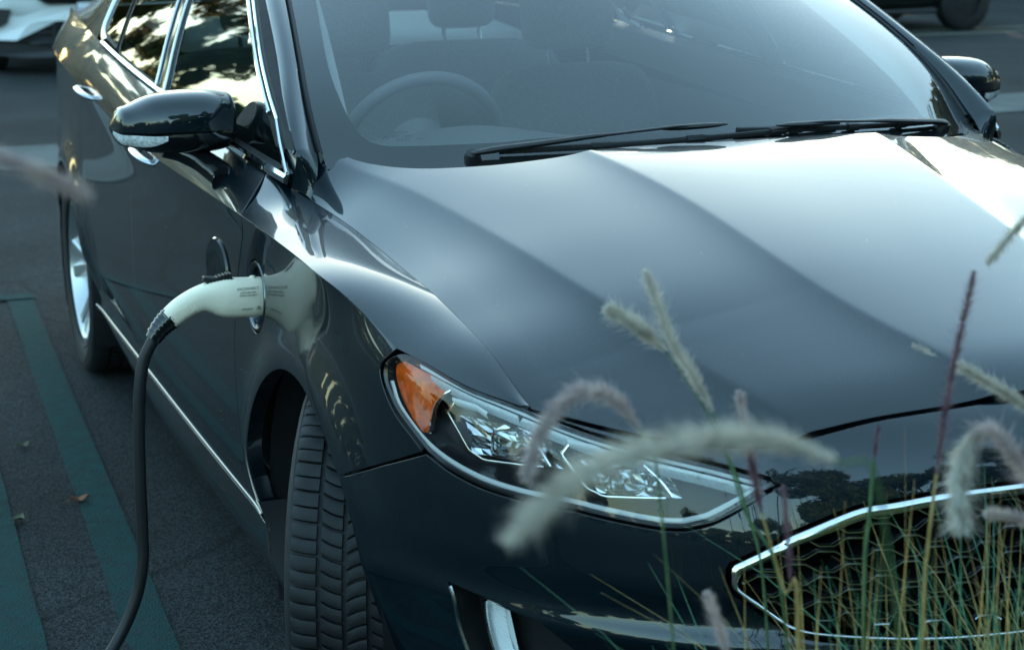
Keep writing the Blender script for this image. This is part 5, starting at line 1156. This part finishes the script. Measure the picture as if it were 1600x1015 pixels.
def trunk_mesh(seed, h, cl, r=.17):
    g_ = np.random.default_rng(seed); b = MB(); top = h*.72
    pts = [(g_.normal(0, .06)*z, g_.normal(0, .06)*z*.6, z) for z in lin(0, top, 7)]; pts[0] = (0, 0, -.05); b.tube(pts, lin(r, r*.3, 7), 9)
    for c in cl[::2]:
        z0 = max(.25*h, c[2]*.62); b.tube(cat([(0, 0, min(z0, top)), tuple(c*np.array([.45, .45, 1])*.94), tuple(c)], 4), lin(r*.35, .02, 9), 6)
    me = bpy.data.meshes.new('trunk'); me.from_pydata(b.V, [], b.F); me.polygons.foreach_set('use_smooth', [True]*len(me.polygons)); me.materials.append(M['bark']); return me
kinds = []
for q, (n, h, rx, ls, base) in enumerate(((15000, 7.5, 3.0, .17, 1.8), (13000, 6.0, 2.5, .15, 1.4), (15000, 4.2, 2.5, .15, .2))):
    cm, cl = crown_mesh(11+q, n, h, rx, ls, base); tm = trunk_mesh(31+q, h, cl); kinds.append((cm, tm))
tree_n = 0
def tree(kind, x, y, s, mat, rz, label, group):
    t = thing('shade_tree' if kind < 2 else 'hedge_shrub', label, 'tree' if kind < 2 else 'shrub', (x, y, 0), group); t.rotation_euler[2] = rz; t.scale = s if isinstance(s, tuple) else (s, s, s)
    for nm, me in (('crown', kinds[kind][0]), ('trunk', kinds[kind][1])):
        o = bpy.data.objects.new(nm, me); COL.objects.link(o); o.parent = t
        if nm == 'crown':
            if not me.materials: me.materials.append(mat)
            o.material_slots[0].link = 'OBJECT'; o.material_slots[0].material = mat
GB = 'trees behind the photographer mirrored in the hood and lamps'; GL = 'trees beside the lot mirrored in the side windows'; GR = 'trees far across the street mirrored in the far fender'
bt_ = 'leafy tree behind the photographer, seen only as dark reflections in the bumper and headlight'
for i, x in enumerate(np.arange(-2, 34, 4.2)): tree(i % 2, x+rng.normal(0, .6), -13.5+rng.normal(0, 1.0), 1.12+.25*rng.random(), LM[0], rng.random()*6, bt_, GB)
for (k, x, y, s, mt, lb) in ((1, -8.5, -19, .75, 0, 'small tree behind the photographer to the left, mirrored in the bumper corner'), (1, -13.5, -16, .62, 0, 'second small tree behind the photographer to the left, mirrored in the bumper')): tree(k, x, y, s, LM[mt], rng.random()*6, lb, None)
hb = 'low hedge shrub behind the photographer, seen only as a dark band in reflections'
for i, x in enumerate(np.arange(-28, 36, 3.4)): tree(2, x, -20+rng.normal(0, .4), .62+.15*rng.random() if x < -4 else 1.4, LM[0], rng.random()*6, hb, 'hedge shrubs behind the photographer')
ll = 'hedge shrub left of the lot, seen only as dark band in reflections'
for i, y in enumerate(np.arange(-16, 28, 2.7)): tree(2, -17+rng.normal(0, .5), y, .36+.24*rng.random(), LM[(0, 0, 1)[i % 3]], rng.random()*6, ll, 'hedge shrubs left of the lot')
for (k, x, y, s, mt, lb) in ((1, -16.5, -3.5, .5, 0, 'small tree left of the lot, level with the bumper, seen only in reflections'), (0, -16, 10, .7, 1, 'tree left of the lot, level with the trunk, seen only in reflections')): tree(k, x, y, s, LM[mt], rng.random()*6, lb, None)
lt = 'hedge shrub across the street, mirrored in the sedan side windows and doors'
for i, x in enumerate(np.arange(-26, 8, 2.4)): tree(2, x, 33+rng.normal(0, 1.2), .55+.22*rng.random(), LM[(1, 2, 0, 2)[i % 4]], rng.random()*6, lt, GL)
for (k, x, y, s, mt, lb) in ((0, -9.6, 34.5, (.42, .42, 1.0), 0, 'tall dark tree mirrored in the front side window against bright sky'), (1, -7.2, 34, (.62, .62, 1.2), 1, 'tree across the street mirrored in the rear side window'), (0, -19, 36, (.9, .9, .9), 0, 'tree far left across the street, mirrored in the mirror cap'), (1, 1.5, 40, (1, 1, 1), 2, 'tree straight behind the sedan across the street, mirrored in its rear quarter'), (0, -4.6, 35, (.6, .6, .95), 1, 'dark tree across the street mirrored in the rear quarter panel')): tree(k, x, y, s, LM[mt], rng.random()*6, lb, None)
rtl = 'tree in the sun-blocking row across the street, mirrored gold and dark in the far fender'
for i, x in enumerate(np.arange(3, 48, 3.9)): tree(i % 2, x+rng.normal(0, .5), 31+rng.normal(0, .8), 1.05+.2*rng.random(), LM[(2, 1)[i % 2]], rng.random()*6, rtl, GR)  # mirrored trees, extended into an unbroken row that shades the car
hrl = 'unseen hedge shrub across the street, added to keep the low sun off the car'
for i, x in enumerate(np.arange(1, 48, 2.8)): tree(2, x, 34.5, 1.45, LM[(1, 2)[i % 2]], rng.random()*6, hrl, 'hedge shrubs far right')  # added out of view behind the trees, closing gaps against the sun
for (k, x, y, s, mt, lb) in ((1, 11.3, 6.0, .95, 2, 'golden tree close on the right of the lot, mirrored in the far fender'), (1, 14, 1.5, 1.0, 2, 'golden tree right of the lot, level with the far headlight, seen only in reflections'), (1, 19, 6.0, 1.0, 2, 'tree right of the lot, nearest the street, seen only in reflections'), (0, 20, 2.0, 1.0, 1, 'tree right of the lot, level with the hood, seen only in reflections'), (1, 19, -3, 1.0, 1, 'tree right of the lot, level with the photographer, seen only in reflections')): tree(k, x, y, s, LM[mt], rng.random()*6, lb, None)
